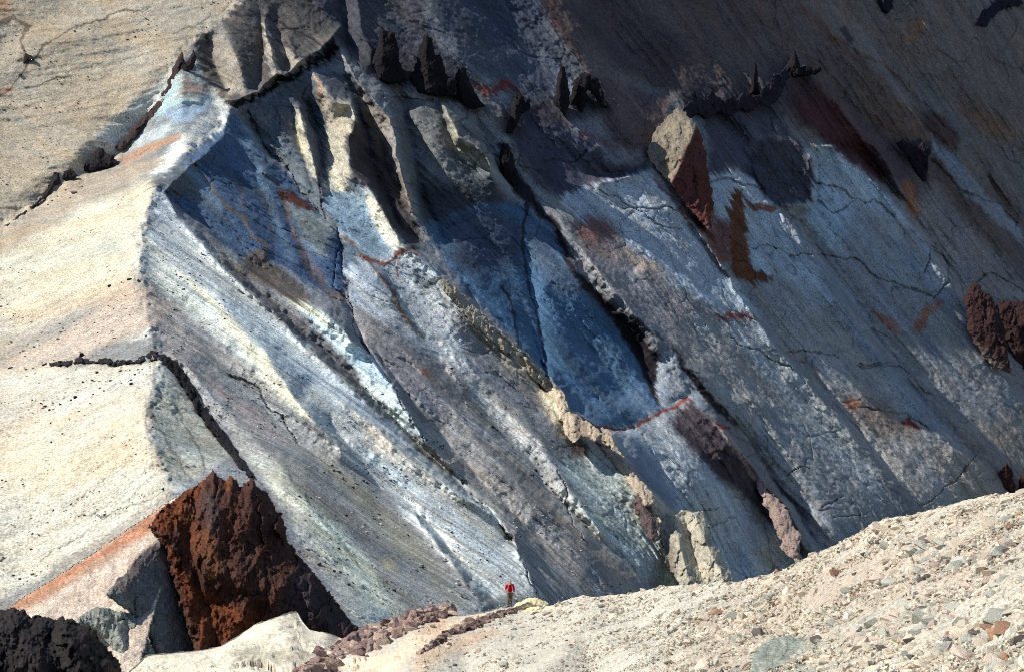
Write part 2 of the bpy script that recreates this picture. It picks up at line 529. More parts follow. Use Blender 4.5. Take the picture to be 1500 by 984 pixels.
# relief: every ridge or gully line pulls the surface to its own height, weaker with distance
num = np.zeros_like(GX); den = np.full(GX.shape, 1 / 70 ** 1.35)
for ln in R[1:]:
    p = np.array(ln); RAD = 130.0
    jj = np.where((V > p[:, 1].min() - RAD) & (V < p[:, 1].max() + RAD))[0]; ii = np.where((U > p[:, 0].min() - RAD) & (U < p[:, 0].max() + RAD))[0]
    if len(jj) == 0 or len(ii) == 0: continue
    w = (slice(jj[0], jj[-1] + 1), slice(ii[0], ii[-1] + 1))
    d, t = seg_dist(p[:, :2], GX[w], GY[w])
    Lc = np.concatenate([[0], np.cumsum(np.hypot(*(p[1:, :2] - p[:-1, :2]).T))]); Lc /= Lc[-1]
    wt = np.clip(1 - d / RAD, 0, 1) ** 2 / (d + 0.8) ** 1.35
    num[w] += wt * np.interp(t, Lc, p[:, 2]); den[w] += wt
relief = blur(num / den, 0.7)
def ragged(a, amp, seed, fine=.30):
    """the same field with its lines made to wander a little, as weathered edges do"""
    wu = GX + amp * (fbm(GX / 34, GY / 34, 4, seed, .6) + fine * fbm(GX / 6, GY / 6, 2, seed + 5))
    wv = GY + amp * (fbm(GX / 34, GY / 34, 4, seed + 9, .6) + fine * fbm(GX / 6, GY / 6, 2, seed + 15))
    x = np.clip((wu - U[0]) / STEP, 0, len(U) - 1.01); y = np.clip((wv - V[0]) / STEP, 0, len(V) - 1.01)
    i = x.astype(int); j = y.astype(int); p = x - i; q = y - j
    return (a[j, i] * (1 - p) + a[j, i + 1] * p) * (1 - q) + (a[j + 1, i] * (1 - p) + a[j + 1, i + 1] * p) * q


P0 = wpt(GX, GY, blur(base, 6))
mk_ = np.exp(-(dcr / 12.0) ** 2)
base = base * (1 - mk_) + ragged(base, 6.0, 401) * mk_
relief = ragged(relief, 5.0, 431, .12)
# strike and fall directions of the mountain side (world), for oriented roughness
e_fall = np.array([0.66, -0.35, -0.66]); e_fall /= np.linalg.norm(e_fall)
e_str = np.cross(e_fall, np.array([0.58, -0.2, 0.79])); e_str /= np.linalg.norm(e_str)
fa = P0 @ e_fall; sa = P0 @ e_str
fl_fall = np.array([-0.75, -0.35, -0.5]); fl_fall /= np.linalg.norm(fl_fall)
fl_str = np.cross(fl_fall, np.array([-0.35, -0.3, 0.88])); fl_str /= np.linalg.norm(fl_str)
ff = P0 @ fl_fall; fs_ = P0 @ fl_str
# which side of the crest
cr = np.array([(x, y) for x, y, d in CREST])
cxs = np.interp(GY, cr[:, 1], cr[:, 0])
flank = sstep((cxs - GX) / 24 + 0.5)
# smooth scree or broken rock?
SCREE = [[(210, 330), (300, 350), (460, 445), (520, 500), (620, 640), (700, 560), (800, 640), (900, 800), (960, 870), (600, 930), (440, 760), (250, 530)]]
scree = np.zeros_like(GX)
for p in SCREE: scree = np.maximum(scree, sstep(sdf(p, GX, GY) / 30 + 0.5))
rough = np.clip(1 - 0.92 * scree - 0.85 * flank, 0.07, 1)
n_iso = fbm(fa / 9, sa / 9, 5, 3, 0.55)
n_rdg = fbm(fa / 22 + 0.4 * n_iso, sa / 7, 4, 9, 0.5, True)
n_fine = fbm(fa / 1.6, sa / 1.6, 3, 15, 0.6)
n_gul = fbm(fa / 40, sa / 3.0, 3, 21, 0.55)
n_fl = fbm(ff / 30, fs_ / 3.0, 4, 25, 0.55)
w1 = 0.5 * fbm(fa / 7, sa / 7, 3, 51); w2 = 0.5 * fbm(fa / 7, sa / 7, 3, 55)
n_fac = 1.5 * facets(fa / 13 + w1, sa / 6.5 + w2, 61, 1.0) + 0.6 * facets(fa / 4.2 + w1 * 2, sa / 2.4 + w2 * 2, 71, 1.0) + 0.28 * facets(fa / 1.7 + w1 * 3, sa / 1.2 + w2 * 3, 81, 1.1)
n_fac = blur(n_fac, 0.7)
patch = sstep(0.5 + 0.9 * fbm(fa / 45, sa / 25, 3, 95)) * (1 - .6 * sstep((GX - 850) / 150)) * (1 - .6 * sstep((170 - GY) / 60) * sstep((GX - 480) / 60))
disp = rough * (0.7 * n_iso + 0.7 * n_rdg + 0.28 * n_fine + (0.3 + 0.55 * patch) * n_fac) + (1 - flank) * (0.5 - 0.2 * scree) * n_gul + flank * (0.5 * n_fl + 0.16 * n_fine + 0.8 * fbm(ff / 60, fs_ / 14, 3, 113, .5) + 0.5 * fbm(ff / 25, fs_ / 6, 3, 117, .5, True)) + 0.09 * n_fine
n_rib = fbm(fa / 130 + 0.25 * n_iso, sa / 15 + 0.35 * fbm(fa / 30, sa / 20, 2, 99), 3, 101, 0.5, True)
n_run = fbm(fa / 60, sa / 4.5 + 0.25 * n_iso, 3, 105, 0.55, True)
disp = disp + (1 - flank) * ((1.9 - 0.5 * scree) * n_rib + (0.75 - .05 * scree) * n_run + (0.32) * fbm(fa / 22, sa / 1.9 + .3 * n_iso, 3, 109, .55, True))
# edges of the rock colours wander, and run out in tongues down the fall line
tongue = fbm(fa / 30, sa / 1.5, 3, 27, 0.6) * (10 + 12 * scree) * (1 - 0.6 * flank) 
tongf = fbm(ff / 30, fs_ / 1.6, 3, 29, 0.6) * 16 * flank
wx = GX + 7 * fbm(GX / 30, GY / 30, 4, 31, .6) + 2.2 * fbm(GX / 4, GY / 4, 2, 35) + 0.66 * tongue - 0.85 * tongf
wy = GY + 7 * fbm(GX / 30, GY / 30, 4, 41, .6) + 2.2 * fbm(GX / 4, GY / 4, 2, 45) + 0.75 * tongue + 0.5 * tongf
relief = relief * (1 + (1.6 + 1.3 * scree) * (1 - flank))
depth = base - relief - disp
VERT = wpt(GX, GY, depth)


def D(px, py):
    i = (np.asarray(px, float) - U[0]) / STEP; j = (np.asarray(py, float) - V[0]) / STEP
    i = np.clip(np.round(i).astype(int), 0, len(U) - 1); j = np.clip(np.round(j).astype(int), 0, len(V) - 1)
    return depth[j, i]


# ------------------------------------------------------------------ geology colours
cv = Canvas(wx, wy, (136, 137, 138), GX + 9 * fbm(GX / 30, GY / 30, 4, 31, .6) + .5 * fbm(GX / 3, GY / 3, 2, 35), GY + 9 * fbm(GX / 30, GY / 30, 4, 41, .6) + .5 * fbm(GX / 3, GY / 3, 2, 45))
P, L = cv.poly, cv.line
CREAM = (202, 194, 174); TAN = (182, 169, 151); BLK = (36, 33, 36)
# right far side, brown-grey, its colour darkened to stand for cloud shadow
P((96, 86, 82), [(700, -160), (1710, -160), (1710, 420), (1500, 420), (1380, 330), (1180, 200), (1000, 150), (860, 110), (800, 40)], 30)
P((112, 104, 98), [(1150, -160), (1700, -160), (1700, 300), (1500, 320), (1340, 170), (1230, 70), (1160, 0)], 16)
P((112, 108, 106), [(1235, 60), (1310, 130), (1480, 300), (1600, 420), (1600, 330), (1400, 150), (1280, 40)], 14, .7)
P((100, 74, 66), [(1160, 0), (1175, 0), (1240, 65), (1310, 128), (1300, 132), (1225, 68)], 5, .7)
P((96, 84, 84), [(860, 100), (990, 150), (950, 230), (900, 220), (870, 150)], 10)
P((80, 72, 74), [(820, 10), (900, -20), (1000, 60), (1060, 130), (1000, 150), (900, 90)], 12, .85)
P((90, 62, 58), [(770, -20), (800, 20), (850, 95), (862, 110), (840, 60), (800, -20)], 6, .8)
P((104, 66, 54), [(1130, -40), (1100, 60), (1090, 70), (1110, -20)], 20, .35)
# upper blue-grey wall, broad shadow painted in as a darker colour
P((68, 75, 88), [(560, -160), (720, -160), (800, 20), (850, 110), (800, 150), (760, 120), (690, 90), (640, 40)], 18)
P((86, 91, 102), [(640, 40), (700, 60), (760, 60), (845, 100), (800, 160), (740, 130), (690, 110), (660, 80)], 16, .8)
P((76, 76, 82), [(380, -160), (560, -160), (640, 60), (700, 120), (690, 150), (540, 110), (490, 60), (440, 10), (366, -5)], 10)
# crest face, dark grey, with the sunlit sides of its ribs painted pale
P((92, 88, 84), [(282, 64), (330, 20), (366, -8), (440, -8), (500, 50), (450, 92), (390, 124), (338, 150), (310, 122), (290, 96)], 3)
P((168, 158, 142), [(320, 33), (344, 72), (358, 107), (360, 132), (333, 138), (316, 100), (303, 60)], 6, .75)
P((178, 168, 152), [(386, 30), (391, 30), (400, 82), (409, 105), (394, 108), (386, 70)], 3, .9)
P((165, 156, 142), [(412, 64), (432, 78), (448, 90), (424, 103)], 5, .8)
L((48, 46, 50), [(330, 22), (370, 22), (390, 20), (420, 42), (450, 55), (478, 65)], 3, 3, .8)
L((48, 46, 50), [(340, 42), (380, 46), (410, 60), (440, 80), (460, 82)], 3, 3, .7)
# shade under the overhang of the crest face, painted as a near-black band
P((30, 28, 32), [(338, 150), (364, 140), (390, 124), (407, 109), (428, 107), (437, 96), (452, 90), (470, 78), (490, 55), (500, 72), (475, 92), (452, 98), (436, 106), (428, 116), (408, 120), (392, 134), (376, 140), (364, 150), (344, 156)], 2)
# grey faces below, their sun-facing rib facets painted lighter
P((92, 96, 102), [(344, 158), (400, 138), (450, 108), (520, 110), (560, 170), (600, 300), (620, 370), (590, 360), (470, 312), (420, 255), (370, 200)], 6)
P((178, 170, 150), [(457, 108), (473, 129), (491, 147), (513, 153), (521, 172), (518, 190), (510, 200), (510, 228), (514, 250), (500, 282), (480, 285), (476, 212), (484, 172), (470, 150)], 5)
P((186, 122, 92), [(457, 107), (470, 126), (478, 150), (470, 150)], 5, .5)
P((196, 186, 160), [(433, 158), (443, 174), (444, 193), (457, 223), (467, 264), (460, 262), (446, 228), (434, 204), (429, 182)], 3)
P((74, 66, 64), [(522, 160), (545, 165), (575, 220), (600, 290), (618, 350), (600, 362), (575, 330), (535, 268), (515, 250), (511, 205)], 6)
P((150, 142, 132), [(505, 85), (534, 134), (570, 174), (580, 215), (590, 255), (612, 318), (602, 318), (575, 240), (556, 195), (535, 150)], 4, .85)
P((104, 106, 106), [(560, 140), (650, 150), (716, 236), (720, 280), (640, 300), (600, 280), (580, 200)], 10)
P((170, 166, 146), [(650, 155), (674, 201), (714, 234), (716, 250), (690, 240), (664, 215)], 6)
P((62, 64, 68), [(600, 270), (720, 262), (770, 320), (700, 350), (650, 360), (620, 330)], 12)
P((74, 74, 86), [(735, 150), (815, 165), (900, 235), (950, 235), (930, 262), (880, 268), (820, 292), (780, 270), (750, 220)], 10)
P((128, 128, 136), [(815, 165), (850, 165), (900, 215), (945, 235), (900, 235), (870, 215), (850, 190)], 10, .8)
P((112, 48, 42), [(691, 117), (715, 128), (738, 114), (768, 138), (738, 132), (708, 140)], 4, .9)
P((112, 52, 46), [(780, 160), (808, 152), (800, 162), (785, 166)], 4, .8)
P((110, 56, 50), [(850, 190), (905, 215), (900, 222), (850, 200)], 5, .6)
# flank, cream and tan
P(TAN, [(-210, -160), (360, -160), (366, -6), (283, 63), (262, 88), (182, 226), (0, 345), (-210, 480)], 5)
P((176, 160, 140), [(-210, -160), (200, -160), (230, 0), (150, 45), (60, 90), (0, 140), (-210, 240)], 30, .6)
P((196, 186, 170), [(100, 30), (180, 0), (240, 0), (170, 30)], 12, .7)
P((180, 132, 98), [(-60, 10), (20, -10), (10, 20), (-60, 60)], 10, .6)
P((190, 120, 84), [(-60, 160), (20, 122), (18, 130), (-60, 180)], 6, .6)
P((178, 166, 148), [(0, 345), (180, 225), (120, 215), (60, 240), (-100, 320)], 20, .5)
L((70, 60, 56), [(-20, 150), (20, 128), (36, 100), (60, 70), (110, 42), (170, 22), (222, 4)], 3, 2.5, .8)
L((84, 76, 70), [(40, 128), (100, 106), (150, 88)], 2, 2, .8)
L((84, 76, 70), [(250, 52), (310, 22)], 2, 2, .8)
L((80, 66, 60), [(-10, 35), (20, 30), (40, 38), (28, 62), (40, 85)], 8, 3, .7)
P((206, 206, 200), [(140, 200), (172, 168), (222, 130), (258, 90), (262, 92), (236, 150), (200, 196), (165, 216)], 6, .9)
P((186, 206, 208), [(250, 120), (272, 105), (290, 115), (310, 126), (322, 138), (300, 148), (262, 160), (230, 176)], 6, .9)
P((140, 104, 82), [(270, 110), (300, 122), (318, 132), (290, 142), (265, 140)], 8, .75)
P((150, 170, 190), [(235, 165), (275, 155), (318, 148), (290, 172), (250, 182)], 6, .9)  # blue cast shadow of the rock wall, painted on
P((176, 184, 186), [(190, 220), (210, 195), (250, 180), (262, 190), (220, 210)], 6)
P((214, 212, 206), [(318, 140), (336, 146), (331, 188), (290, 214), (232, 262), (215, 268), (262, 200), (300, 172)], 5)
P((180, 136, 104), [(172, 232), (186, 222), (225, 212), (262, 196), (270, 200), (200, 238), (180, 246)], 5, .75)
P((170, 156, 140), [(0, 345), (60, 300), (120, 262), (182, 244), (240, 232), (220, 262), (120, 305), (0, 372)], 8)
P(CREAM, [(-210, 500), (0, 375), (120, 305), (216, 266), (236, 278), (210, 330), (224, 346), (204, 390), (190, 412), (60, 470), (-210, 600)], 10)
P((196, 180, 160), [(-210, 480), (-210, 620), (0, 520), (190, 430), (202, 400), (120, 430), (0, 470), (0, 400), (-100, 440)], 20, .75)
P((184, 170, 156), [(-210, 640), (0, 530), (120, 470), (190, 415), (220, 425), (238, 446), (262, 470), (222, 478), (214, 492), (120, 520), (-210, 680)], 10)
P((194, 178, 168), [(40, 530), (120, 490), (190, 450), (210, 470), (160, 500)], 14, .7)
P((200, 200, 196), [(170, 505), (214, 480), (222, 480), (214, 500)], 4, .8)
P((206, 196, 178), [(-210, 700), (0, 545), (120, 534), (232, 530), (212, 597), (217, 650), (250, 715), (230, 745), (-210, 1000)], 8)
P((208, 190, 164), [(60, 720), (150, 640), (210, 605), (212, 640), (180, 680)], 16, .6)
P((192, 172, 152), [(-100, 660), (0, 580), (110, 560), (60, 620), (-100, 720)], 20, .5)
P((160, 148, 134), [(20, 880), (130, 800), (240, 722), (262, 724), (232, 745), (130, 815), (20, 890), (-60, 920)], 6, .8)
P((186, 176, 160), [(205, 600), (216, 600), (240, 660), (262, 720), (225, 700), (215, 650)], 5, .7)
for (a, b) in [((60, 820), (140, 770)), ((85, 805), (110, 790)), ((145, 757), (165, 752)), ((150, 760), (240, 716))]:
    L((60, 56, 56), [a, b], 2, 1.5, .7)
# blue rocks under the crest
P((74, 94, 118), [(224, 276), (262, 240), (330, 190), (345, 160), (366, 205), (420, 258), (470, 312), (500, 350), (505, 440), (460, 420), (400, 385), (350, 375), (300, 335), (240, 290)], 4)
P((96, 100, 100), [(214, 268), (240, 256), (270, 236), (300, 290), (340, 330), (290, 300), (250, 285)], 8, .85)
P((120, 142, 154), [(275, 250), (300, 262), (330, 305), (305, 300)], 8, .6)
P((104, 124, 138), [(345, 165), (372, 205), (390, 250), (410, 330), (440, 385), (425, 380), (385, 290), (352, 215)], 6, .6)
P((104, 112, 116), [(344, 162), (380, 200), (430, 200), (462, 262), (470, 312), (420, 256), (380, 212)], 5, .8)
L((116, 102, 88), [(280, 238), (305, 272), (329, 302), (361, 328), (388, 366)], 4, 7, .75)
L((112, 92, 78), [(385, 248), (412, 286), (423, 328), (441, 358), (458, 393), (474, 412), (500, 440)], 3, 14, .6)
L((112, 96, 82), [(378, 275), (392, 310), (402, 342)], 2.5, 2.5, .6)
L((106, 88, 78), [(350, 270), (356, 310), (362, 330)], 1.5, 1.5, .6)
P((70, 42, 38), [(404, 275), (436, 283), (462, 305), (436, 305), (414, 294)], 3)
P((120, 128, 124), [(420, 300), (462, 310), (490, 332), (480, 380), (460, 370), (440, 340)], 6, .8)
P((132, 152, 164), [(476, 285), (500, 280), (535, 275), (590, 360), (560, 378), (530, 372), (500, 345), (478, 300)], 5)
P((212, 206, 182), [(480, 250), (496, 252), (496, 280), (482, 284)], 5)  # sunlit end of the rib painted cream
P((206, 202, 184), [(533, 272), (548, 285), (568, 320), (590, 358), (575, 364), (553, 338), (540, 308)], 5)  # sunlit left-facing facet painted pale
P((96, 108, 120), [(498, 355), (520, 365), (528, 390), (520, 402), (505, 395)], 4)
P((176, 182, 184), [(505, 395), (535, 385), (592, 362), (648, 407), (690, 456), (660, 470), (700, 560), (640, 520), (560, 470), (515, 455)], 6)
P((108, 116, 120), [(600, 395), (640, 410), (636, 425), (608, 425)], 4, .8)
P((104, 100, 96), [(560, 405), (584, 440), (620, 488), (612, 492), (575, 445)], 3, .9)  # wedge of shadow painted as a darker grey
L((124, 96, 78), [(500, 347), (535, 379), (559, 412), (584, 444), (600, 470)], 4, 4, .8)
L((126, 76, 60), [(541, 382), (560, 384), (575, 377), (592, 361), (612, 376)], 9, 3, .9)
L((140, 86, 60), [(592, 364), (580, 390), (576, 415)], 2.5, 2, .8)
# dark grey mound and scree band
P((92, 86, 82), [(294, 345), (315, 374), (350, 382), (388, 366), (404, 390), (441, 417), (465, 440), (430, 440), (380, 424), (345, 402), (310, 372)], 4)
P((90, 90, 96), [(290, 345), (312, 372), (350, 402), (392, 428), (446, 471), (500, 516), (560, 585), (620, 648), (600, 645), (540, 585), (446, 504), (352, 417), (306, 374)], 5)
# pale near face
P((184, 190, 192), [(212, 335), (230, 282), (281, 340), (352, 417), (446, 504), (520, 575), (620, 670), (740, 770), (790, 870), (700, 870), (600, 760), (500, 660), (380, 530), (280, 430), (222, 360)], 6)
P((196, 198, 190), [(222, 350), (262, 398), (330, 450), (390, 520), (452, 608), (420, 590), (340, 510), (240, 430), (206, 400), (210, 370)], 8, .85)
P((212, 204, 178), [(262, 400), (300, 420), (355, 478), (392, 520), (430, 580), (455, 612), (440, 600), (395, 560), (350, 500), (310, 450)], 6, .85)
P((182, 174, 168), [(206, 402), (260, 455), (300, 520), (240, 490), (238, 450)], 8, .8)
P((160, 152, 152), [(234, 480), (270, 520), (330, 560), (380, 600), (420, 650), (380, 640), (300, 560), (240, 515)], 8, .85)
P((178, 178, 164), [(240, 535), (290, 600), (340, 665), (300, 690), (260, 715), (222, 650), (216, 600)], 6)
L((96, 88, 84), [(232, 570), (262, 600), (290, 650), (300, 690)], 3, 3, .6)
L((96, 88, 84), [(214, 605), (250, 650), (280, 700)], 5, 3, .6)
P((186, 188, 176), [(350, 660), (420, 690), (520, 800), (600, 900), (640, 940), (540, 940), (440, 780), (400, 720)], 12, .85)
P((176, 190, 182), [(440, 720), (520, 790), (580, 900), (550, 910), (480, 800)], 14, .6)
P((186, 170, 130), [(555, 815), (575, 818), (580, 835), (562, 832)], 8, .6)
P((142, 140, 126), [(470, 660), (540, 720), (620, 800), (680, 880), (660, 880), (580, 800), (490, 710)], 10, .7)
P((202, 196, 184), [(504, 591), (563, 636), (648, 706), (740, 780), (700, 775), (620, 715), (540, 650)], 8, .75)
P((196, 170, 150), [(504, 594), (563, 640), (590, 668), (560, 650)], 4, .5)
P((192, 206, 212), [(455, 446), (476, 456), (514, 500), (541, 521), (576, 564), (597, 600), (624, 648), (590, 625), (540, 570), (490, 505), (440, 450)], 5)
P((196, 196, 172), [(420, 440), (452, 444), (480, 462), (500, 490), (470, 470)], 6, .7)
# brown-grey scree
P((142, 139, 137), [(510, 450), (560, 470), (640, 520), (700, 560), (830, 690), (960, 860), (850, 860), (740, 770), (640, 650), (560, 540)], 8)
P((120, 119, 122), [(540, 515), (590, 560), (700, 680), (860, 860), (950, 865), (800, 720), (660, 570), (600, 500)], 12, .6)
P((148, 139, 130), [(600, 520), (700, 620), (800, 740), (900, 850), (930, 850), (830, 730), (700, 590), (640, 530)], 10, .6)
P((180, 180, 180), [(590, 480), (700, 560), (780, 640), (820, 700), (900, 810), (860, 790), (770, 690), (690, 620), (640, 550)], 8, .55)
P((106, 106, 106), [(570, 470), (620, 500), (690, 580), (760, 650), (820, 710), (800, 712), (720, 640), (640, 560)], 8, .6)
L((160, 162, 164), [(690, 566), (740, 620), (800, 690), (850, 750)], 3, 2, .5)
L((156, 160, 164), [(620, 650), (700, 720), (780, 800), (850, 862)], 5, 4, .5)
P((134, 70, 56), [(620, 542), (630, 540), (634, 550), (626, 552)], 3, .7)
# long rib: buff left side, the sunlit strip along it painted paler
P((140, 134, 124), [(648, 410), (690, 456), (758, 510), (822, 573), (838, 610), (880, 640), (850, 680), (810, 620), (760, 570), (700, 500)], 5, .9)
P((196, 186, 160), [(740, 500), (760, 510), (822, 572), (834, 600), (846, 630), (830, 640), (800, 600), (780, 560)], 5, .9)
P((170, 160, 146), [(838, 605), (880, 626), (902, 652), (929, 694), (953, 721), (1000, 751), (970, 780), (930, 720), (890, 680), (850, 650)], 4)
P((172, 180, 172), [(822, 680), (870, 660), (930, 720), (975, 790), (1000, 860), (950, 850), (880, 780), (840, 730)], 10)
P((86, 74, 72), [(832, 640), (850, 636), (862, 655), (850, 672), (834, 664)], 5, .95)
P((150, 140, 128), [(905, 800), (960, 850), (900, 850)], 10, .4)
# blue hollow
P((76, 104, 128), [(622, 330), (700, 300), (770, 300), (850, 390), (900, 470), (940, 530), (968, 600), (930, 625), (885, 624), (835, 596), (822, 568), (778, 528), (700, 445), (660, 400)], 6)
P((62, 66, 82), [(640, 320), (720, 300), (770, 330), (775, 370), (720, 400), (670, 400)], 14, .8)
P((110, 134, 158), [(880, 624), (960, 600), (940, 560), (900, 580), (840, 560), (830, 580)], 14, .6)
P((96, 104, 118), [(770, 310), (800, 340), (850, 400), (860, 440), (820, 430), (780, 380)], 10, .5)
for ln in [[(768, 300), (768, 380), (778, 430), (795, 490), (802, 545)], [(740, 420), (750, 470), (760, 510)]]:
    L((34, 36, 48), ln, 5, 2.5, .85)
for k in range(7):
    y = 320 + 13 * k
    L((50, 52, 66), [(660 + 4 * k, y + 8), (700, y), (740, y + 4), (768, y + 2)], 2, 1.5, .4)
# black dykes through the hollow
P(BLK, [(733, 213), (748, 213), (757, 248), (785, 295), (812, 325), (835, 362), (850, 395), (900, 450), (925, 475), (890, 462), (862, 432), (832, 385), (806, 335), (760, 290), (742, 260)], 4)
P(BLK, [(890, 455), (940, 470), (975, 495), (1000, 530), (1030, 560), (1060, 602), (1080, 628), (1050, 606), (1012, 560), (975, 520), (962, 520), (966, 598), (948, 560), (925, 515), (905, 480)], 3)
P((130, 128, 130), [(940, 480), (960, 490), (985, 510), (965, 512), (945, 498)], 3, .8)
# pale wedge between the dykes
P((140, 146, 152), [(963, 512), (980, 512), (1005, 545), (1010, 580), (990, 595), (967, 598)], 3)
P((150, 160, 168), [(1000, 545), (1030, 580), (1035, 600), (1020, 592), (1010, 575)], 3)
P((172, 180, 184), [(885, 628), (930, 622), (966, 600), (1000, 640), (1060, 710), (1120, 780), (1150, 830), (1080, 860), (1030, 790), (980, 735), (940, 690)], 5)
P((112, 126, 142), [(905, 640), (930, 640), (985, 720), (1000, 745), (960, 725), (925, 680)], 6, .8)
P((176, 176, 162), [(1120, 790), (1150, 770), (1165, 815), (1130, 835), (1105, 830)], 12, .8)  # soft patch of sunlight painted on the pale slope
L((132, 58, 50), [(882, 625), (930, 626), (950, 612), (966, 602), (985, 598), (1004, 585), (1012, 590)], 3.5, 4, .9)
P((70, 62, 68), [(982, 615), (1009, 588), (1028, 602), (1046, 616), (1068, 650), (1092, 678), (1125, 716), (1135, 745), (1127, 766), (1103, 741), (1068, 709), (1036, 685), (998, 639)], 6)  # purple rock, with a soft-edged shadow painted into its dark tone
P((160, 142, 134), [(1046, 617), (1062, 630), (1086, 657), (1106, 684), (1126, 714), (1118, 716), (1090, 680), (1066, 648)], 3, .9)  # sunlit crest edge painted as a pale strip
P((140, 124, 116), [(1124, 714), (1154, 745), (1164, 771), (1174, 785), (1164, 818), (1145, 790), (1130, 750)], 4)
P((60, 58, 64), [(1172, 792), (1192, 812), (1176, 818), (1164, 816)], 3)
L((120, 50, 44), [(1050, 618), (1070, 628)], 6, 3, .9)
# pale slabs
P((178, 186, 192), [(815, 292), (879, 268), (950, 250), (985, 290), (1035, 350), (1065, 400), (1110, 465), (1050, 450), (990, 420), (930, 385), (880, 345)], 5)
P((150, 128, 120), [(830, 330), (870, 320), (910, 335), (915, 362), (970, 390), (985, 410), (930, 400), (860, 370)], 8, .8)
P((178, 166, 148), [(905, 350), (935, 380), (975, 390), (980, 402), (940, 400), (905, 375)], 5, .6)
P((116, 62, 58), [(845, 328), (875, 318), (905, 322), (900, 345), (870, 360), (850, 348)], 10, .6)
P((144, 140, 140), [(840, 370), (920, 390), (1000, 430), (1080, 520), (1020, 540), (960, 480), (900, 440)], 14, .9)
P((150, 154, 156), [(1000, 470), (1080, 460), (1140, 540), (1220, 640), (1300, 750), (1230, 790), (1150, 720), (1080, 620), (1030, 550)], 10)
P((160, 170, 176), [(1030, 380), (1080, 420), (1180, 560), (1260, 650), (1310, 740), (1280, 740), (1200, 640), (1100, 520), (1040, 450)], 10, .8)
P((174, 184, 190), [(1040, 258), (1100, 250), (1130, 296), (1150, 325), (1200, 400), (1230, 440), (1180, 470), (1140, 410), (1105, 400), (1090, 330), (1050, 310)], 5)
P((154, 156, 156), [(1110, 400), (1200, 420), (1300, 550), (1400, 660), (1460, 720), (1360, 740), (1300, 690), (1220, 590), (1140, 490)], 14, .85)
P((136, 146, 156), [(1150, 325), (1200, 380), (1260, 440), (1330, 550), (1420, 660), (1390, 660), (1300, 560), (1220, 440)], 6, .8)
P((160, 174, 182), [(1172, 215), (1218, 213), (1242, 235), (1280, 270), (1335, 330), (1385, 400), (1380, 430), (1300, 420), (1230, 370), (1180, 330), (1190, 296)], 5)
P((140, 144, 148), [(1250, 300), (1340, 330), (1400, 420), (1480, 520), (1520, 600), (1440, 620), (1360, 560), (1280, 450), (1230, 370)], 14, .8)
P((138, 132, 128), [(1330, 300), (1370, 270), (1420, 330), (1520, 460), (1600, 640), (1500, 600), (1420, 460)], 14, .7)
P((66, 65, 73), [(1086, 248), (1110, 201), (1168, 206), (1190, 235), (1190, 296), (1134, 300)], 4)
P((76, 76, 86), [(1030, 180), (1060, 150), (1110, 140), (1170, 205), (1110, 205), (1096, 245), (1040, 256)], 8)
P((74, 48, 48), [(1147, 108), (1181, 103), (1218, 148), (1278, 212), (1302, 255), (1290, 268), (1254, 245), (1214, 212), (1158, 158)], 6)
P((80, 66, 70), [(1184, 104), (1232, 134), (1270, 175), (1320, 215), (1345, 300), (1310, 270), (1240, 170)], 8, .8)
P((106, 92, 84), [(1250, 130), (1275, 110), (1310, 140), (1370, 200), (1350, 215), (1290, 180)], 8, .9)
P((70, 50, 50), [(1340, 160), (1385, 170), (1406, 205), (1400, 222), (1360, 195)], 6, .8)
P((58, 50, 56), [(1310, 205), (1365, 210), (1358, 275), (1338, 240)], 5, .9)
P((152, 96, 58), [(1320, 265), (1338, 270), (1345, 330), (1325, 310)], 6, .7)
P((130, 140, 148), [(1365, 200), (1400, 230), (1460, 300), (1500, 340), (1500, 360), (1400, 270), (1368, 220)], 5, .8)
P((150, 100, 60), [(1335, 30), (1350, 25), (1345, 60), (1330, 60)], 8, .5)
P((130, 90, 66), [(1400, 150), (1480, 180), (1490, 200), (1430, 190)], 14, .5)
# rust and red on the slabs
P((104, 66, 46), [(1074, 278), (1086, 276), (1090, 330), (1100, 385), (1108, 396), (1131, 400), (1128, 410), (1105, 416), (1078, 410), (1072, 385), (1066, 330), (1066, 300)], 3)
P((116, 62, 46), [(1012, 330), (1030, 335), (1056, 318), (1070, 330), (1070, 388), (1050, 380), (1030, 352)], 5, .75)
P((96, 56, 50), [(958, 262), (985, 290), (1040, 340), (1048, 352), (1036, 350), (990, 305), (965, 275)], 3, .9)
L((128, 78, 56), [(1087, 288), (1104, 302), (1130, 303)], 3, 10, .9)
P((116, 56, 50), [(1040, 458), (1062, 462), (1085, 454), (1106, 465), (1080, 472), (1052, 470)], 4, .85)
P((140, 84, 62), [(1280, 456), (1300, 462), (1326, 494), (1312, 488)], 3, .8)
P((150, 96, 66), [(1338, 486), (1344, 458), (1376, 438), (1380, 446), (1358, 464), (1350, 488)], 3, .8)
P((128, 106, 92), [(1240, 580), (1300, 590), (1340, 640), (1300, 640), (1250, 610)], 16, .7)
P((160, 96, 62), [(1236, 592), (1250, 585), (1262, 596), (1246, 604)], 4, .7)
P((110, 52, 46), [(1318, 622), (1330, 606), (1347, 624), (1330, 626)], 2)
P((150, 140, 128), [(1380, 640), (1500, 600), (1520, 720), (1400, 740)], 20, .5)
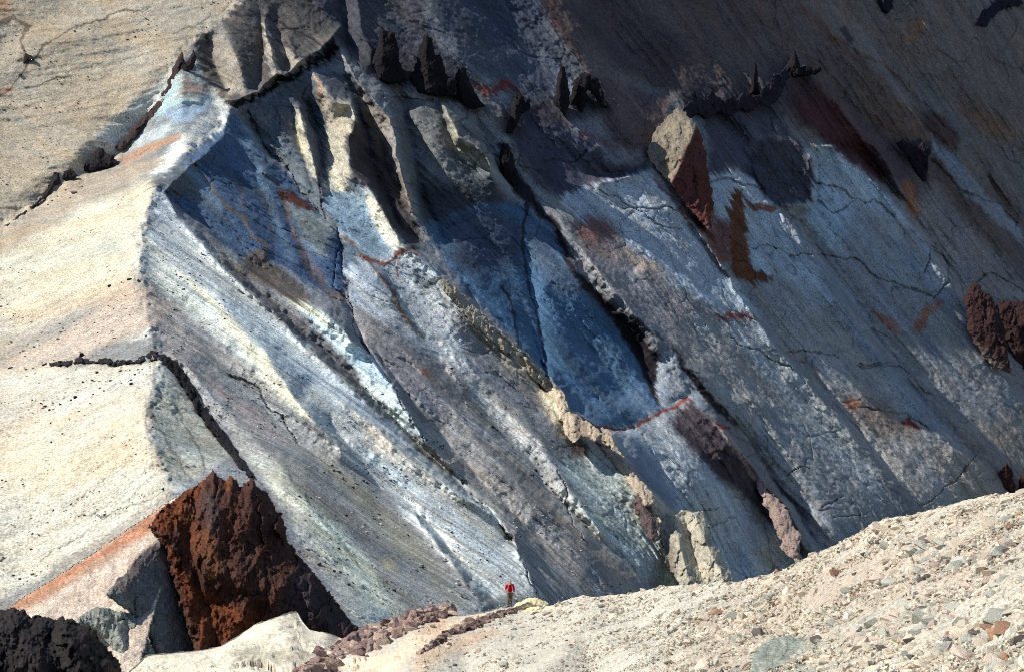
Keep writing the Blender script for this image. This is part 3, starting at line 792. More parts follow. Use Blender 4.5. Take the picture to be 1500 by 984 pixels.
# cracks and thin seams
for ln, w in [([(1275, 400), (1322, 419), (1369, 436), (1389, 410), (1382, 380), (1364, 360), (1352, 405)], 4), ([(1156, 376), (1190, 372)], 3),
              ([(1200, 374), (1250, 382), (1275, 400)], 3), ([(1040, 268), (1065, 262), (1088, 272), (1118, 274)], 4), ([(1100, 360), (1120, 358), (1136, 366)], 3),
              ([(1190, 264), (1210, 275), (1240, 284), (1262, 300), (1280, 296), (1310, 320)], 4), ([(1200, 300), (1222, 312), (1250, 295)], 3),
              ([(1350, 745), (1388, 712), (1412, 690), (1432, 660)], 2.5), ([(1155, 698), (1190, 684)], 2), ([(1205, 740), (1235, 722)], 2),
              ([(1055, 745), (1030, 748), (1000, 752)], 2), ([(1260, 600), (1330, 604), (1360, 625)], 2), ([(1255, 535), (1320, 540), (1365, 580)], 2),
              ([(1070, 495), (1140, 530), (1180, 560)], 2), ([(1365, 235), (1400, 275), (1460, 300), (1490, 325)], 3.5), ([(1260, 532), (1300, 535)], 3),
              ([(880, 276), (910, 295), (950, 320), (1000, 335)], 2), ([(908, 305), (990, 306)], 2), ([(800, 236), (835, 234), (858, 225)], 3),
              ([(1430, 420), (1448, 398), (1500, 430)], 3), ([(1220, 760), (1280, 750)], 1.5), ([(1150, 515), (1230, 520)], 2), ([(560, 144), (640, 146)], 3),
              ([(492, 331), (498, 353), (503, 401), (508, 444), (519, 471), (530, 503), (541, 520)], 3.5), ([(498, 360), (487, 396), (495, 428), (508, 446)], 2.5),
              ([(577, 566), (595, 597), (610, 622), (624, 648)], 3), ([(338, 548), (378, 568), (410, 610), (436, 648)], 3.5), ([(362, 161), (386, 211), (422, 255), (470, 312)], 3),
              ([(446, 130), (444, 145), (456, 160), (470, 185)], 2.5), ([(468, 245), (473, 290), (476, 318)], 4), ([(818, 690), (840, 760), (860, 800)], 2), ([(742, 785), (760, 810), (786, 868)], 3)]:
    L((60, 58, 64), ln, w * .8, w * .55, .6, cut=2.2)
# dark rock aprons round the spires and below the black ridge
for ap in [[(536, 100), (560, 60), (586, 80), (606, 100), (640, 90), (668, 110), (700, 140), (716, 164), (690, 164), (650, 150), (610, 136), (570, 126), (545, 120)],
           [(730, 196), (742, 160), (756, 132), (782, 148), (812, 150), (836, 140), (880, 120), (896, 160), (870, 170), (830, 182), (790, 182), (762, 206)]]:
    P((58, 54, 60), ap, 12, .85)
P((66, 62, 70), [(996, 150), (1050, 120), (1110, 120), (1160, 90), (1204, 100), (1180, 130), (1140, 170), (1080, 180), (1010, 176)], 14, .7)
# upper right dark flows
P((40, 40, 50), [(1288, -10), (1312, -10), (1304, 18), (1292, 20)], 3)
P((44, 44, 54), [(1335, -10), (1350, -10), (1345, 10)], 3)
P((40, 40, 50), [(1430, 35), (1445, 10), (1480, -10), (1500, 10), (1470, 12), (1445, 30)], 3)
P((44, 46, 56), [(1228, 42), (1240, 40), (1256, 62), (1246, 66)], 3, .8)
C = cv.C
# streaks of scree down the fall line, mottling, fine cracks across the bare slabs
st_f = fbm(fa / 55, sa / 0.9, 4, 121, 0.7); st_c = fbm(fa / 90, sa / 4.5, 4, 125, 0.6)
st_l = fbm(ff / 45, fs_ / 0.8, 4, 131, 0.7); st_m = fbm(ff / 70, fs_ / 4.0, 4, 135, 0.6)
mott = fbm(fa / 14, sa / 9, 5, 141, 0.62); mot2 = fbm(fa / 4.0, sa / 3.0, 4, 145, 0.65)
def crack(cs, seed, w):
    x = fa / cs + 0.8 * fbm(fa / cs / 1.5, sa / cs / 1.5, 3, seed + 9); y = sa / cs + 0.8 * fbm(fa / cs / 1.5, sa / cs / 1.5, 3, seed + 19)
    xi = np.floor(x).astype(np.int64); yi = np.floor(y).astype(np.int64)
    f1 = np.full(x.shape, 9.0); f2 = f1.copy()
    for a in (-1, 0, 1):
        for b in (-1, 0, 1):
            cx, cy = xi + a, yi + b
            d = np.hypot(x - cx - .5 - .45 * hash2(cx, cy, seed), y - cy - .5 - .45 * hash2(cx, cy, seed + 1))
            f2 = np.where(d < f1, f1, np.minimum(f2, d)); f1 = np.minimum(f1, d)
    return np.clip(1 - (f2 - f1) * cs / w, 0, 1)
ck = np.maximum(0.8 * crack(15, 181, 0.7) * sstep(0.2 + 2.2 * fbm(fa / 30, sa / 30, 2, 187)), crack(26, 151, 0.9) * sstep(0.5 + 2.0 * fbm(fa / 20, sa / 20, 2, 157)), 0.7 * crack(7, 161, 0.5) * sstep(0.3 + 2.2 * fbm(fa / 25, sa / 25, 2, 167)))
face = 1 - flank
tone = 1 + face * (0.10 + 0.42 * scree) * st_f + face * (0.28 + .14 * scree) * st_c + flank * (0.10 * st_l + 0.10 * st_m) + (0.17 * face + 0.10 * flank) * mott + (0.17 * face + .08 * flank) * mot2 * (1 - .5 * scree)
tone *= 1 - 0.55 * ck * face * (1 - scree)
depth = depth + 0.5 * ck * face * (1 - scree)
C = C * np.clip(tone, 0.35, 1.7)[..., None]
warm = np.clip(0.5 + 0.9 * fbm(fa / 28, sa / 10, 4, 171, .6), 0, 1)[..., None]
C = C * (1 + (1 - flank)[..., None] * np.array([-.05, 0, .06]))  # blue of sky-lit shade put into the face colour
C = C * (np.array([0.95, 1.0, 1.06]) * (1 - warm) + np.array([1.07, 1.0, 0.92]) * warm)
C = C * (1 + flank[..., None] * np.array([-.05, -.01, -.02]))
C = C * (1 + (scree * (1 - flank))[..., None] * np.array([.24, .22, .13]))
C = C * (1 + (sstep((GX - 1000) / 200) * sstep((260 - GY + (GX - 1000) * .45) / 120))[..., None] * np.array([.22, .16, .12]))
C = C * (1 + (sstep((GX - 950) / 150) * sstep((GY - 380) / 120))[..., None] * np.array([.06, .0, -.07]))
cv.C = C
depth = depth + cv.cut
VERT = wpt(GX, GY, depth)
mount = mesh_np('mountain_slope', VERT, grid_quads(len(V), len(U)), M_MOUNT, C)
tag(mount, kind='structure')


# ================================================================== rock bodies standing on the mountain
def body(name, outline, anchors, off=0.0, front=2.0, back=4.0, edge=10.0, jag=3.0, color=(60, 56, 58), paint=None,
         mat=None, step=1.0, ridges=None, bump=1.0, lean=None, cell=None, follow=False, tilt=None):
    """a solid rock whose outline was surveyed; anchors: survey points (or (px,py,d)) that fix the plane it stands in.
    front and back bulge out of that plane, so it has a full body of its own"""
    o = np.asarray(outline, float)
    x0, y0 = o.min(0) - 4; x1, y1 = o.max(0) + 4
    u = np.arange(x0, x1, step); v = np.arange(y0, y1, step)
    X, Y = np.meshgrid(u, v)
    jx = X + jag * fbm(X / 9, Y / 9, 3, 5) + 0.28 * jag * fbm(X / 3, Y / 3, 2, 6)
    jy = Y + jag * fbm(X / 9, Y / 9, 3, 7) + 0.28 * jag * fbm(X / 3, Y / 3, 2, 8)
    sd = sdf(outline, jx, jy)
    A = np.array([(a[0], a[1], a[2] if len(a) > 2 else float(D(a[0], a[1]))) for a in anchors])
    if len(A) >= 3:
        M = np.c_[np.ones(len(A)), A[:, 0] - A[0, 0], A[:, 1] - A[0, 1]]
        k = np.linalg.lstsq(M, A[:, 2], rcond=None)[0]
    else:
        k = np.array([A[:, 2].mean(), 0, 0])
    if lean is not None: k[2] = lean
    if tilt is not None: k[1] = tilt
    pl = k[0] + k[1] * (X - A[0, 0]) + k[2] * (Y - A[0, 1]) - off
    if follow: pl = blur(D(X, Y), 5 / step) - off
    px_m = pl.mean() / F
    prof = 1 - np.exp(-np.maximum(sd, 0) / edge)
    cell = cell or 14 * px_m
    mx, my = X * px_m, Y * px_m
    w1 = fbm(mx / cell, my / cell, 3, 5) * .5; w2 = fbm(mx / cell, my / cell, 3, 15) * .5
    nz = 0.30 * cell * facets(mx / cell + w1, my / (cell * 1.7) + w2, 3) + 0.10 * cell * facets(2.9 * mx / cell + 2 * w1, 1.9 * my / cell + 2 * w2, 13) + 0.04 * cell * facets(7 * mx / cell + 3 * w1, 5 * my / cell + 3 * w2, 23) + 0.35 * cell * fbm(1.3 * mx / cell, 0.6 * my / cell, 5, 33, .6)
    rl = 0
    if ridges:
        rim = [(x, y, 0) for x, y in outline]; rim.append(rim[0])
        rl = blur(tin([rim] + ridges, u, v), 0.9)
    fr = pl - prof * front - rl - bump * nz * np.minimum(1, prof * 2)
    bk = pl + prof * back + 0.5
    keep = sd > 0
    q = keep[:-1, :-1] & keep[1:, :-1] & keep[1:, 1:] & keep[:-1, 1:]
    nb = np.zeros(X.shape, int)
    for a in (0, 1):
        for b in (0, 1): nb[a:a + q.shape[0], b:b + q.shape[1]] += q
    use = nb > 0; rim_m = use & (nb < 4); inner = nb == 4
    fi = -np.ones(X.shape, int); fi[use] = np.arange(use.sum())
    bi = fi.copy(); bi[inner] = use.sum() + np.arange(inner.sum())
    Vf = wpt(X, Y, fr)[use]; Vb = wpt(X, Y, bk)[inner]
    cvs = Canvas(jx, jy, color)
    if paint: paint(cvs)
    cvs.C *= (1 + .30 * fbm(X / 16, Y / 20, 5, 205, .65) + .25 * fbm(X / 3.5, Y / 5, 3, 215))[..., None]
    cc = np.concatenate([cvs.C[use], cvs.C[inner]])
    jj, ii = np.where(q)
    Qf = np.stack([fi[jj, ii], fi[jj + 1, ii], fi[jj + 1, ii + 1], fi[jj, ii + 1]], -1)
    Qb = np.stack([bi[jj, ii], bi[jj, ii + 1], bi[jj + 1, ii + 1], bi[jj + 1, ii]], -1)
    verts = np.concatenate([Vf, Vb])
    org = wpt(*[np.array(t) for t in (o[:, 0].mean(), o[:, 1].max(), pl.mean())])
    ob = mesh_np(name, verts - org, np.concatenate([Qf, Qb]), mat or M_ROCK, cc)
    ob.location = org
    return ob


def spire(label, outline, anchors, color=(33, 30, 34), group='black rock spires on the shadowed ridges', name='rock_spire', **k):
    kw = dict(off=1.5, front=2.0, back=5.0, edge=3.0, jag=2.6, lean=-0.08, bump=1.1, cell=2.4)
    kw.update(k)
    if 'ridges' not in kw and name == 'rock_spire':
        tp_ = min(outline, key=lambda p: p[1]); xm = sum(p[0] for p in outline) / len(outline); yb = max(p[1] for p in outline)
        kw['ridges'] = [[(tp_[0], tp_[1] + 3, 1.0), (0.7 * tp_[0] + 0.3 * xm - 2, .5 * (tp_[1] + yb), 3.2), (xm - 3, yb - 5, 3.5)]]
    return tag(body(name, outline, anchors, color=color, **kw), label, 'rock spire' if name == 'rock_spire' else 'rock', group)


spire('broad black rock spire with a slanting top above the grey face',
      [(530, 116), (540, 96), (546, 84), (554, 58), (560, 40), (568, 46), (579, 47), (583, 72), (588, 96), (600, 118), (588, 122), (566, 124), (546, 124)], [(566, 118)])
spire('tall black double-pointed rock spire next to the broad spire',
      [(600, 118), (608, 92), (614, 68), (624, 48), (634, 57), (637, 80), (646, 77), (650, 95), (656, 110), (670, 118), (668, 142), (644, 142), (612, 138), (596, 128)], [(632, 136)])
spire('short black rock tooth beside the red rock band',
      [(664, 120), (668, 106), (674, 95), (684, 99), (688, 118), (695, 134), (712, 158), (690, 162), (672, 148), (660, 134)], [(684, 154)])
spire('thin black rock fin below the end of the red rock band',
      [(740, 194), (746, 172), (750, 150), (756, 133), (764, 140), (776, 146), (776, 160), (764, 168), (752, 198)], [(748, 194)])
spire('black rock finger standing next to the forked crag',
      [(810, 150), (815, 124), (819, 96), (829, 98), (833, 122), (836, 145), (828, 172), (816, 160)], [(824, 168)])
spire('forked black crag next to the black rock finger',
      [(830, 174), (834, 148), (841, 118), (850, 108), (860, 107), (874, 113), (882, 132), (892, 160), (880, 160), (868, 138), (861, 132), (858, 150), (852, 176)], [(842, 172), (886, 158)], jag=2.5)
spire('low dark knob at the top of the long black dyke', [(730, 250), (731, 222), (736, 210), (746, 211), (752, 228), (760, 256), (756, 280), (742, 268)], [(746, 260)])
spire('jagged black rock ridge with a ragged fringe under the needles',
      [(994, 172), (1006, 152), (1012, 148), (1018, 128), (1024, 146), (1036, 140), (1044, 126), (1050, 140), (1062, 146), (1070, 140), (1078, 146), (1088, 130), (1094, 140), (1112, 138), (1120, 122), (1126, 128), (1134, 104), (1142, 108), (1150, 96), (1158, 112), (1150, 128), (1140, 150), (1126, 160), (1112, 152), (1100, 166), (1086, 160), (1070, 172), (1054, 164), (1036, 176), (1020, 168), (1006, 180)],
      [(1010, 166), (1066, 164), (1130, 148)], name='rock_ridge', jag=3, group=None, off=1.0, front=1.5, lean=-.12, color=(44, 42, 50))
spire('slender black rock needle rising from the jagged ridge', [(1097, 140), (1101, 118), (1105, 88), (1109, 96), (1111, 120), (1113, 140)], [(1105, 142)], jag=1.5, edge=4, front=2)
spire('pointed black rock peak at the head of the maroon slope', [(1140, 112), (1150, 98), (1158, 84), (1164, 70), (1169, 84), (1173, 98), (1186, 96), (1197, 98), (1199, 92), (1204, 104), (1196, 110), (1160, 116)], [(1166, 112)], jag=2)
spire('dark rock crag above the rust-streaked buttress', [(1310, 210), (1322, 204), (1338, 214), (1352, 208), (1364, 216), (1360, 250), (1357, 276), (1344, 256), (1330, 232)], [(1344, 250)], color=(42, 38, 46), jag=3, lean=None)
spire('dark rock patch hanging high beside the brown seam', [(1286, -24), (1314, -24), (1308, 4), (1304, 20), (1292, 20), (1284, 4)], [(1298, 10)], color=(42, 42, 52), lean=None, off=0.4, front=1.5)
spire('dark ragged crag high on the far slope', [(1430, 38), (1438, 16), (1452, 8), (1470, -6), (1490, -16), (1500, 6), (1474, 12), (1452, 26), (1446, 40)], [(1440, 30), (1470, 8), (1490, 0)], color=(42, 42, 52), lean=None, off=0.5, front=1.8)

# the tan pyramid and its red right-hand face
def _pyr(c):
    c.poly((92, 56, 54), [(1020, 184), (1048, 232), (1050, 340), (1010, 320), (980, 274), (1000, 232)], 3)
    c.poly((108, 62, 46), [(1026, 250), (1044, 280), (1040, 330), (1024, 310)], 6, .5)
    c.poly((120, 112, 108), [(946, 224), (958, 200), (966, 226), (976, 262), (960, 250)], 6, .7)
tag(body('rock_pyramid', [(946, 222), (958, 194), (976, 172), (993, 157), (1006, 166), (1021, 180), (1034, 222), (1040, 262), (1046, 300), (1044, 342), (1024, 322), (1000, 296), (976, 262), (958, 244)],
         [(1000, 300)], off=3, front=1.0, back=28, edge=8, jag=3, color=(140, 130, 114), paint=_pyr, bump=0.9, lean=-0.22, tilt=0.10,
         ridges=[[(993, 160, 1), (1018, 190, 9), (1002, 232, 10), (984, 268, 5)], [(952, 226, 0), (962, 236, 0)]]),
    'leaning rock pyramid with a tan left face and dark red right face', 'rock')

# red crags at the right
def _redcrag(c):
    c.poly((120, 112, 106), [(1424, 500), (1450, 520), (1480, 550), (1460, 560), (1424, 524)], 10, .8)
tag(body('red_crag', [(1412, 434), (1420, 420), (1430, 414), (1444, 428), (1462, 444), (1470, 470), (1478, 520), (1482, 548), (1458, 540), (1432, 512), (1416, 484)], [(1430, 510), (1470, 545)],
         off=2.5, front=4, back=6, edge=12, jag=4, color=(62, 44, 43), paint=_redcrag, lean=-0.15), 'dark red crag with a grey scree-dusted foot', 'rock')
tag(body('red_crag', [(1456, 448), (1472, 440), (1500, 442), (1560, 452), (1580, 520), (1560, 570), (1510, 566), (1490, 550), (1478, 520), (1466, 480)], [(1500, 560), (1540, 560)],
         off=1.5, front=4, back=6, edge=14, jag=4, color=(58, 42, 41), lean=-0.15), 'wide maroon crag behind the dark red crag', 'rock')
tag(body('red_pinnacle', [(1458, 724), (1462, 694), (1470, 684), (1475, 673), (1481, 686), (1486, 704), (1490, 724)], [(1474, 722, 700)], front=3, back=3, edge=8, jag=2, color=(66, 42, 40)),
    'pointed dark red pinnacle just over the gravel brow', 'rock spire')
tag(body('red_pinnacle', [(1488, 724), (1493, 700), (1501, 680), (1512, 676), (1524, 700), (1530, 724)], [(1505, 722, 705)], front=3, back=3, edge=8, jag=2, color=(62, 40, 39)),
    'blunt dark red pinnacle beside the pointed one', 'rock spire')

# dark dykes on the tan flank
def _wall(c):
    c.poly((178, 172, 160), [(262, 84), (266, 84), (186, 222), (176, 222)], 3, .0)
tag(body('rock_wall', [(262, 80), (268, 74), (270, 92), (262, 118), (250, 142), (240, 166), (222, 178), (206, 192), (192, 210), (176, 222), (166, 218), (182, 202), (198, 180), (224, 156), (240, 132), (252, 104)],
         [(172, 218), (220, 166), (262, 96)], off=1.2, front=1.2, back=2, edge=6, jag=2.5, color=(70, 58, 56)), 'narrow dark rock wall running down the tan slope', 'rock wall')
tag(body('rock_wall', [(284, 70), (288, 84), (284, 100), (272, 108), (264, 106), (274, 88)], [(276, 104)], off=1, front=1.2, back=2, edge=5, jag=2, color=(60, 52, 54), lean=0),
    'short dark rock blade at the head of the long wall', 'rock wall')
FL = 'dark crags on the tan slope'
tag(body('dark_crag', [(116, 254), (124, 240), (136, 228), (140, 217), (150, 216), (156, 224), (166, 228), (176, 238), (172, 246), (150, 250), (130, 256)], [(140, 250)], off=.8, front=2, back=3, edge=6, jag=3, color=(46, 42, 44), lean=-.1),
    'black triangular crag at the foot of the dark rock wall', 'rock', FL)
tag(body('dark_crag', [(90, 262), (94, 250), (103, 246), (110, 252), (115, 258), (110, 264), (96, 266)], [(100, 263)], off=.8, front=1.6, back=2, edge=5, jag=2, color=(48, 44, 46), lean=-.1),
    'small rounded black crag next to the triangular one', 'rock', FL)
tag(body('dark_crag', [(4, 334), (24, 318), (52, 296), (62, 284), (70, 268), (80, 252), (88, 252), (90, 266), (80, 276), (66, 292), (40, 314), (16, 332)], [(10, 332), (50, 302), (80, 272)], off=.8, front=1.2, back=2, edge=5, jag=2.5, color=(56, 50, 50)),
    'long low black crag tapering down the tan slope', 'rock', FL)
tag(body('dark_crag', [(33, 92), (38, 78), (46, 80), (52, 88), (40, 94), (34, 102)], [(42, 92)], off=.6, front=1, back=2, edge=5, jag=2, color=(58, 50, 48), lean=-.1),
    'small brown-black crag high on the tan slope', 'rock', FL)

# black dyke running down the near face from the crest
tag(body('black_dyke', [(232, 520), (242, 516), (254, 526), (268, 542), (284, 566), (296, 588), (312, 612), (330, 636), (348, 660), (364, 682), (376, 702), (366, 700), (350, 684), (330, 658), (310, 636), (294, 614), (280, 588), (262, 560), (246, 540)],
         [(244, 528), (290, 594), (360, 690)], off=.5, follow=True, front=1.3, back=2, edge=2.5, jag=3.4, color=(42, 39, 42), bump=1.8), 'narrow black rock dyke running down from the cream crest', 'rock wall')

tag(body('black_dyke', [(56, 536), (74, 530), (92, 530), (108, 526), (118, 520), (126, 528), (142, 527), (152, 522), (160, 524), (172, 527), (188, 526), (196, 527), (206, 520), (218, 514), (226, 516), (238, 518), (242, 526), (226, 528), (210, 531), (192, 533), (172, 536), (154, 534), (140, 534), (120, 533), (96, 536), (74, 537)],
         [(100, 530), (160, 530), (220, 522)], off=.1, follow=True, front=.8, back=1.5, edge=2.0, jag=3.6, color=(44, 40, 42), bump=2.2), 'low broken black dyke crossing the cream crest', 'rock wall')

# fins along the long rib
FG = 'jagged fins along the buff rib'
def _fin1(c):
    c.poly((120, 104, 96), [(838, 606), (860, 620), (868, 660), (850, 660)], 5, .7)
tag(body('rock_fin', [(640, 402), (660, 413), (690, 444), (724, 474), (758, 502), (780, 524), (808, 558), (814, 574), (798, 570), (770, 544), (740, 518), (706, 487), (676, 458), (650, 426)], [(654, 416), (706, 476), (758, 516), (800, 566)],
         off=1.6, bump=1.3, cell=2.6, front=1.2, back=6, edge=4, jag=4, color=(158, 150, 134)), 'long low buff crest at the top of the jagged rib', 'rock', FG)
tag(body('rock_fin', [(806, 566), (822, 570), (832, 586), (836, 602), (852, 612), (872, 622), (884, 636), (872, 646), (852, 640), (838, 650), (826, 630), (816, 596)], [(812, 580), (834, 634), (872, 640)],
         off=2.2, tilt=-.06, lean=-.30, bump=1.2, cell=3.0, front=1.5, back=6, edge=4, jag=3.5, color=(190, 174, 152), paint=_fin1), 'pale buff fin with a ragged edge above the blue hollow', 'rock', FG)
tag(body('rock_fin', [(868, 626), (884, 624), (896, 634), (904, 652), (914, 668), (926, 690), (918, 700), (900, 680), (882, 658), (872, 644)], [(874, 640), (900, 676), (920, 694)],
         off=2.2, tilt=-.06, lean=-.30, bump=1.2, cell=3.0, front=1.5, back=6, edge=4, jag=3.5, color=(178, 162, 142)), 'brownish buff fin below the first pale fin', 'rock', FG)
tag(body('rock_fin', [(914, 680), (928, 690), (944, 708), (956, 722), (960, 736), (946, 742), (930, 722), (916, 700)], [(916, 696), (936, 728), (954, 738)], off=2.2, tilt=-.06, lean=-.30, bump=1.2, cell=3.0, front=1.5, back=6, edge=4, jag=3.5, color=(176, 162, 144)),
    'buff fin just above the brown boulder', 'rock', FG)
tag(body('rock_block', [(926, 732), (938, 718), (950, 724), (956, 744), (962, 764), (966, 790), (956, 796), (944, 776), (930, 752)], [(932, 748), (958, 788)], off=3, front=2.2, back=3, edge=7, jag=3, color=(98, 84, 82), lean=-.2),
    'dark brown boulder lodged in the buff rib', 'boulder')
def _fin4(c):
    c.poly((112, 100, 96), [(966, 800), (985, 790), (990, 850), (975, 850)], 6, .7)  # shaded left part of the fin, painted grey-brown
tag(body('rock_fin', [(962, 740), (978, 752), (988, 752), (998, 748), (1012, 748), (1028, 746), (1036, 762), (1044, 788), (1056, 812), (1068, 834), (1080, 856), (1060, 866), (1000, 866), (976, 830), (966, 780)],
         [(966, 770), (1000, 850), (1060, 850)], off=3.0, tilt=.06, lean=-.34, bump=1.6, cell=3.0, front=1.5, back=8, edge=5, jag=5, color=(176, 170, 152), paint=_fin4, ridges=[[(1016, 752, 3), (1032, 790, 6), (1058, 840, 5)], [(988, 756, 3), (996, 800, 5), (1010, 850, 4)], [(1002, 754, -1), (1012, 800, -3), (1030, 850, -2)], [(974, 780, -1), (982, 830, -2)]]),
    'pale greenish fin ending the buff rib', 'rock', FG)
tag(body('rock_fin', [(1104, 690), (1124, 714), (1140, 730), (1154, 745), (1160, 758), (1164, 772), (1174, 785), (1172, 804), (1164, 820), (1150, 812), (1138, 784), (1122, 744), (1108, 716)], [(1112, 712), (1140, 780), (1160, 812)],
         off=2.2, tilt=-.02, lean=-.30, bump=1.2, cell=3.0, front=1.6, back=6, edge=5, jag=4.0, color=(150, 132, 124)), 'mauve-brown fin at the foot of the purple rock band', 'rock')

# ================================================================== the rusty outcrop and slabs in front of the ridge
def _rust(c):
    c.poly((126, 72, 42), [(221, 765), (236, 744), (268, 720), (300, 700), (290, 730), (262, 760), (245, 790), (290, 860), (330, 880), (400, 905), (330, 950), (296, 950), (262, 850), (240, 786)], 5, .8)
    c.poly((140, 86, 50), [(250, 750), (280, 740), (300, 800), (290, 830), (270, 790)], 10, .5)
    c.poly((146, 98, 60), [(296, 780), (312, 770), (322, 830), (306, 840)], 8, .6)
    c.poly((120, 76, 54), [(340, 700), (352, 706), (346, 760), (330, 800), (326, 760)], 8, .6)
    c.poly((150, 92, 54), [(328, 698), (340, 698), (336, 720), (326, 712)], 4, .8)
    c.poly((90, 84, 82), [(300, 720), (320, 720), (316, 790), (302, 760)], 8, .6)
    c.poly((80, 76, 78), [(420, 850), (446, 826), (480, 870), (520, 920), (500, 930), (440, 910), (410, 890)], 12, .8)
    c.poly((82, 56, 50), [(360, 720), (380, 712), (414, 780), (440, 830), (400, 820), (370, 780)], 10, .7)
    c.poly((170, 130, 74), [(300, 838), (316, 838), (314, 848), (304, 846)], 3, .7)
    c.poly((70, 54, 48), [(340, 820), (400, 830), (410, 850), (370, 850)], 6, .6)
    c.C *= np.array([.64, .60, .64]) * (1 + .35 * fbm(c.X / 14, c.Y / 22, 5, 5, .65) + .25 * fbm(c.X / 3, c.Y / 5, 3, 15))[..., None]
D0 = 232.0
tag(body('rusty_outcrop', [(216, 772), (228, 752), (250, 734), (272, 718), (298, 702), (306, 694), (313, 685), (320, 694), (330, 702), (339, 696), (350, 706), (356, 712), (362, 704), (369, 698), (379, 708), (390, 722), (400, 736), (414, 754), (422, 788),
                           (434, 806), (446, 822), (462, 840), (478, 858), (500, 888), (514, 908), (532, 926), (520, 950), (440, 990), (300, 990), (280, 940), (262, 880), (240, 800)],
         [(330, 820, D0), (500, 920, D0 + 7), (250, 800, D0 - 4)], front=4, back=9, edge=8, jag=4.5, color=(94, 66, 54), paint=_rust, lean=-0.10, bump=1.7, cell=2.3, step=1.3,
         ridges=[[(313, 690, 1), (312, 740, 2), (304, 790, 2.5), (300, 830, 2)], [(296, 710, 1), (282, 740, -1), (276, 800, -2.5), (300, 880, -3), (330, 940, -2)],
                 [(369, 704, 2), (362, 750, 3), (352, 800, 3), (368, 840, 4)], [(400, 740, 1), (410, 800, 2), (430, 850, 3), (470, 900, 2)], [(345, 846, 4), (400, 866, 4), (430, 850, 3)], [(340, 880, 0), (400, 900, 0), (440, 940, 0)]]),
    'jagged rust-brown rock outcrop with orange scree at its foot', 'rock outcrop')
def _gslab(c):
    c.poly((104, 92, 90), [(164, 856), (188, 822), (230, 790), (236, 810), (200, 850), (176, 880)], 6, .7)
    c.poly((120, 130, 128), [(160, 860), (180, 870), (200, 900), (176, 890)], 6, .7)
    c.poly((196, 176, 156), [(180, 826), (206, 800), (238, 780), (234, 790), (204, 812), (186, 832)], 3, .9)  # light on the upper left edge, painted pale pink
tag(body('rock_slab', [(242, 780), (224, 794), (206, 806), (188, 820), (184, 836), (166, 852), (156, 872), (172, 886), (194, 900), (214, 930), (228, 960), (250, 985), (300, 985), (306, 950), (284, 900), (262, 854), (250, 812)],
         [(200, 880, D0 - 14), (280, 950, D0 - 2), (244, 800, D0 - 9)], front=2.5, back=4, edge=7, jag=2.5, color=(108, 110, 110), paint=_gslab, lean=-.1, cell=1.4, bump=.8),
    'steep grey rock slab leaning beside the rusty outcrop', 'rock slab')
tag(body('rock_slab', [(104, 916), (116, 902), (142, 887), (158, 890), (196, 899), (206, 920), (220, 940), (234, 966), (226, 990), (182, 990), (168, 956), (150, 930), (128, 918)], [(140, 920, D0 - 22), (200, 950, D0 - 22)], front=1.2, back=6, edge=3, jag=2.0, tilt=.05, ridges=[[(142, 889, .5), (160, 906, 1.6), (186, 950, 1.8)], [(158, 892, -.3), (190, 930, -.6), (206, 970, -.4)]],
         color=(140, 144, 136), lean=-.1, cell=2.4, bump=1.4), 'low greenish grey slab below the steep grey slab', 'rock slab')

# pale pink spur of scree that carries the slabs
def _spur(c):
    c.poly((168, 112, 80), [(0, 905), (20, 882), (134, 811), (235, 741), (246, 764), (218, 780), (134, 836), (37, 892)], 6, .85)
    c.poly((170, 156, 140), [(-20, 920), (134, 836), (200, 790), (180, 800), (120, 830)], 6, .6)
    c.poly((180, 126, 90), [(30, 890), (80, 850), (130, 822), (120, 836), (60, 880)], 6, .5)
SU = np.arange(-60, 330, 1.2); SV = np.arange(736, 1030, 1.2)
ob = body('scree_spur', [(-60, 940), (0, 898), (20, 882), (134, 810), (236, 740), (262, 722), (272, 760), (262, 800), (240, 850), (200, 1000), (-60, 1030)],
          [(0, 920, 228), (240, 770, 240), (100, 1000, 205)], front=2, back=8, edge=14, jag=1.5, color=(196, 180, 164), paint=_spur, bump=.5, step=2.2, mat=M_ROCK, cell=2.0)
tag(ob, kind='structure')

# ================================================================== foreground ridge
FC = [(60, 1040, 96), (120, 1010, 98), (188, 984, 104), (215, 959, 108), (288, 952, 112), (322, 946, 114), (350, 930, 116.5), (372, 914, 118.5), (404, 903, 120), (426, 896, 121), (434, 895, 121.3), (441, 908, 120.8), (453, 922, 120), (483, 927, 120), (500, 934, 121), (545, 922, 123), (600, 902, 125),
      (655, 892, 126), (668, 902, 125), (708, 896, 126.5), (735, 888, 127.5), (760, 890, 127), (805, 887, 121), (830, 878, 119), (855, 871, 117), (865, 874, 116), (919, 869, 110), (963, 860, 104), (1000, 857, 99), (1080, 852, 90), (1141, 837, 83), (1191, 812, 77), (1235, 791, 72),
      (1298, 758, 67), (1332, 755, 66), (1386, 741, 64), (1446, 724, 62), (1500, 721, 60), (1600, 704, 58), (1720, 690, 56), (2000, 672, 52), (2420, 660, 49)]
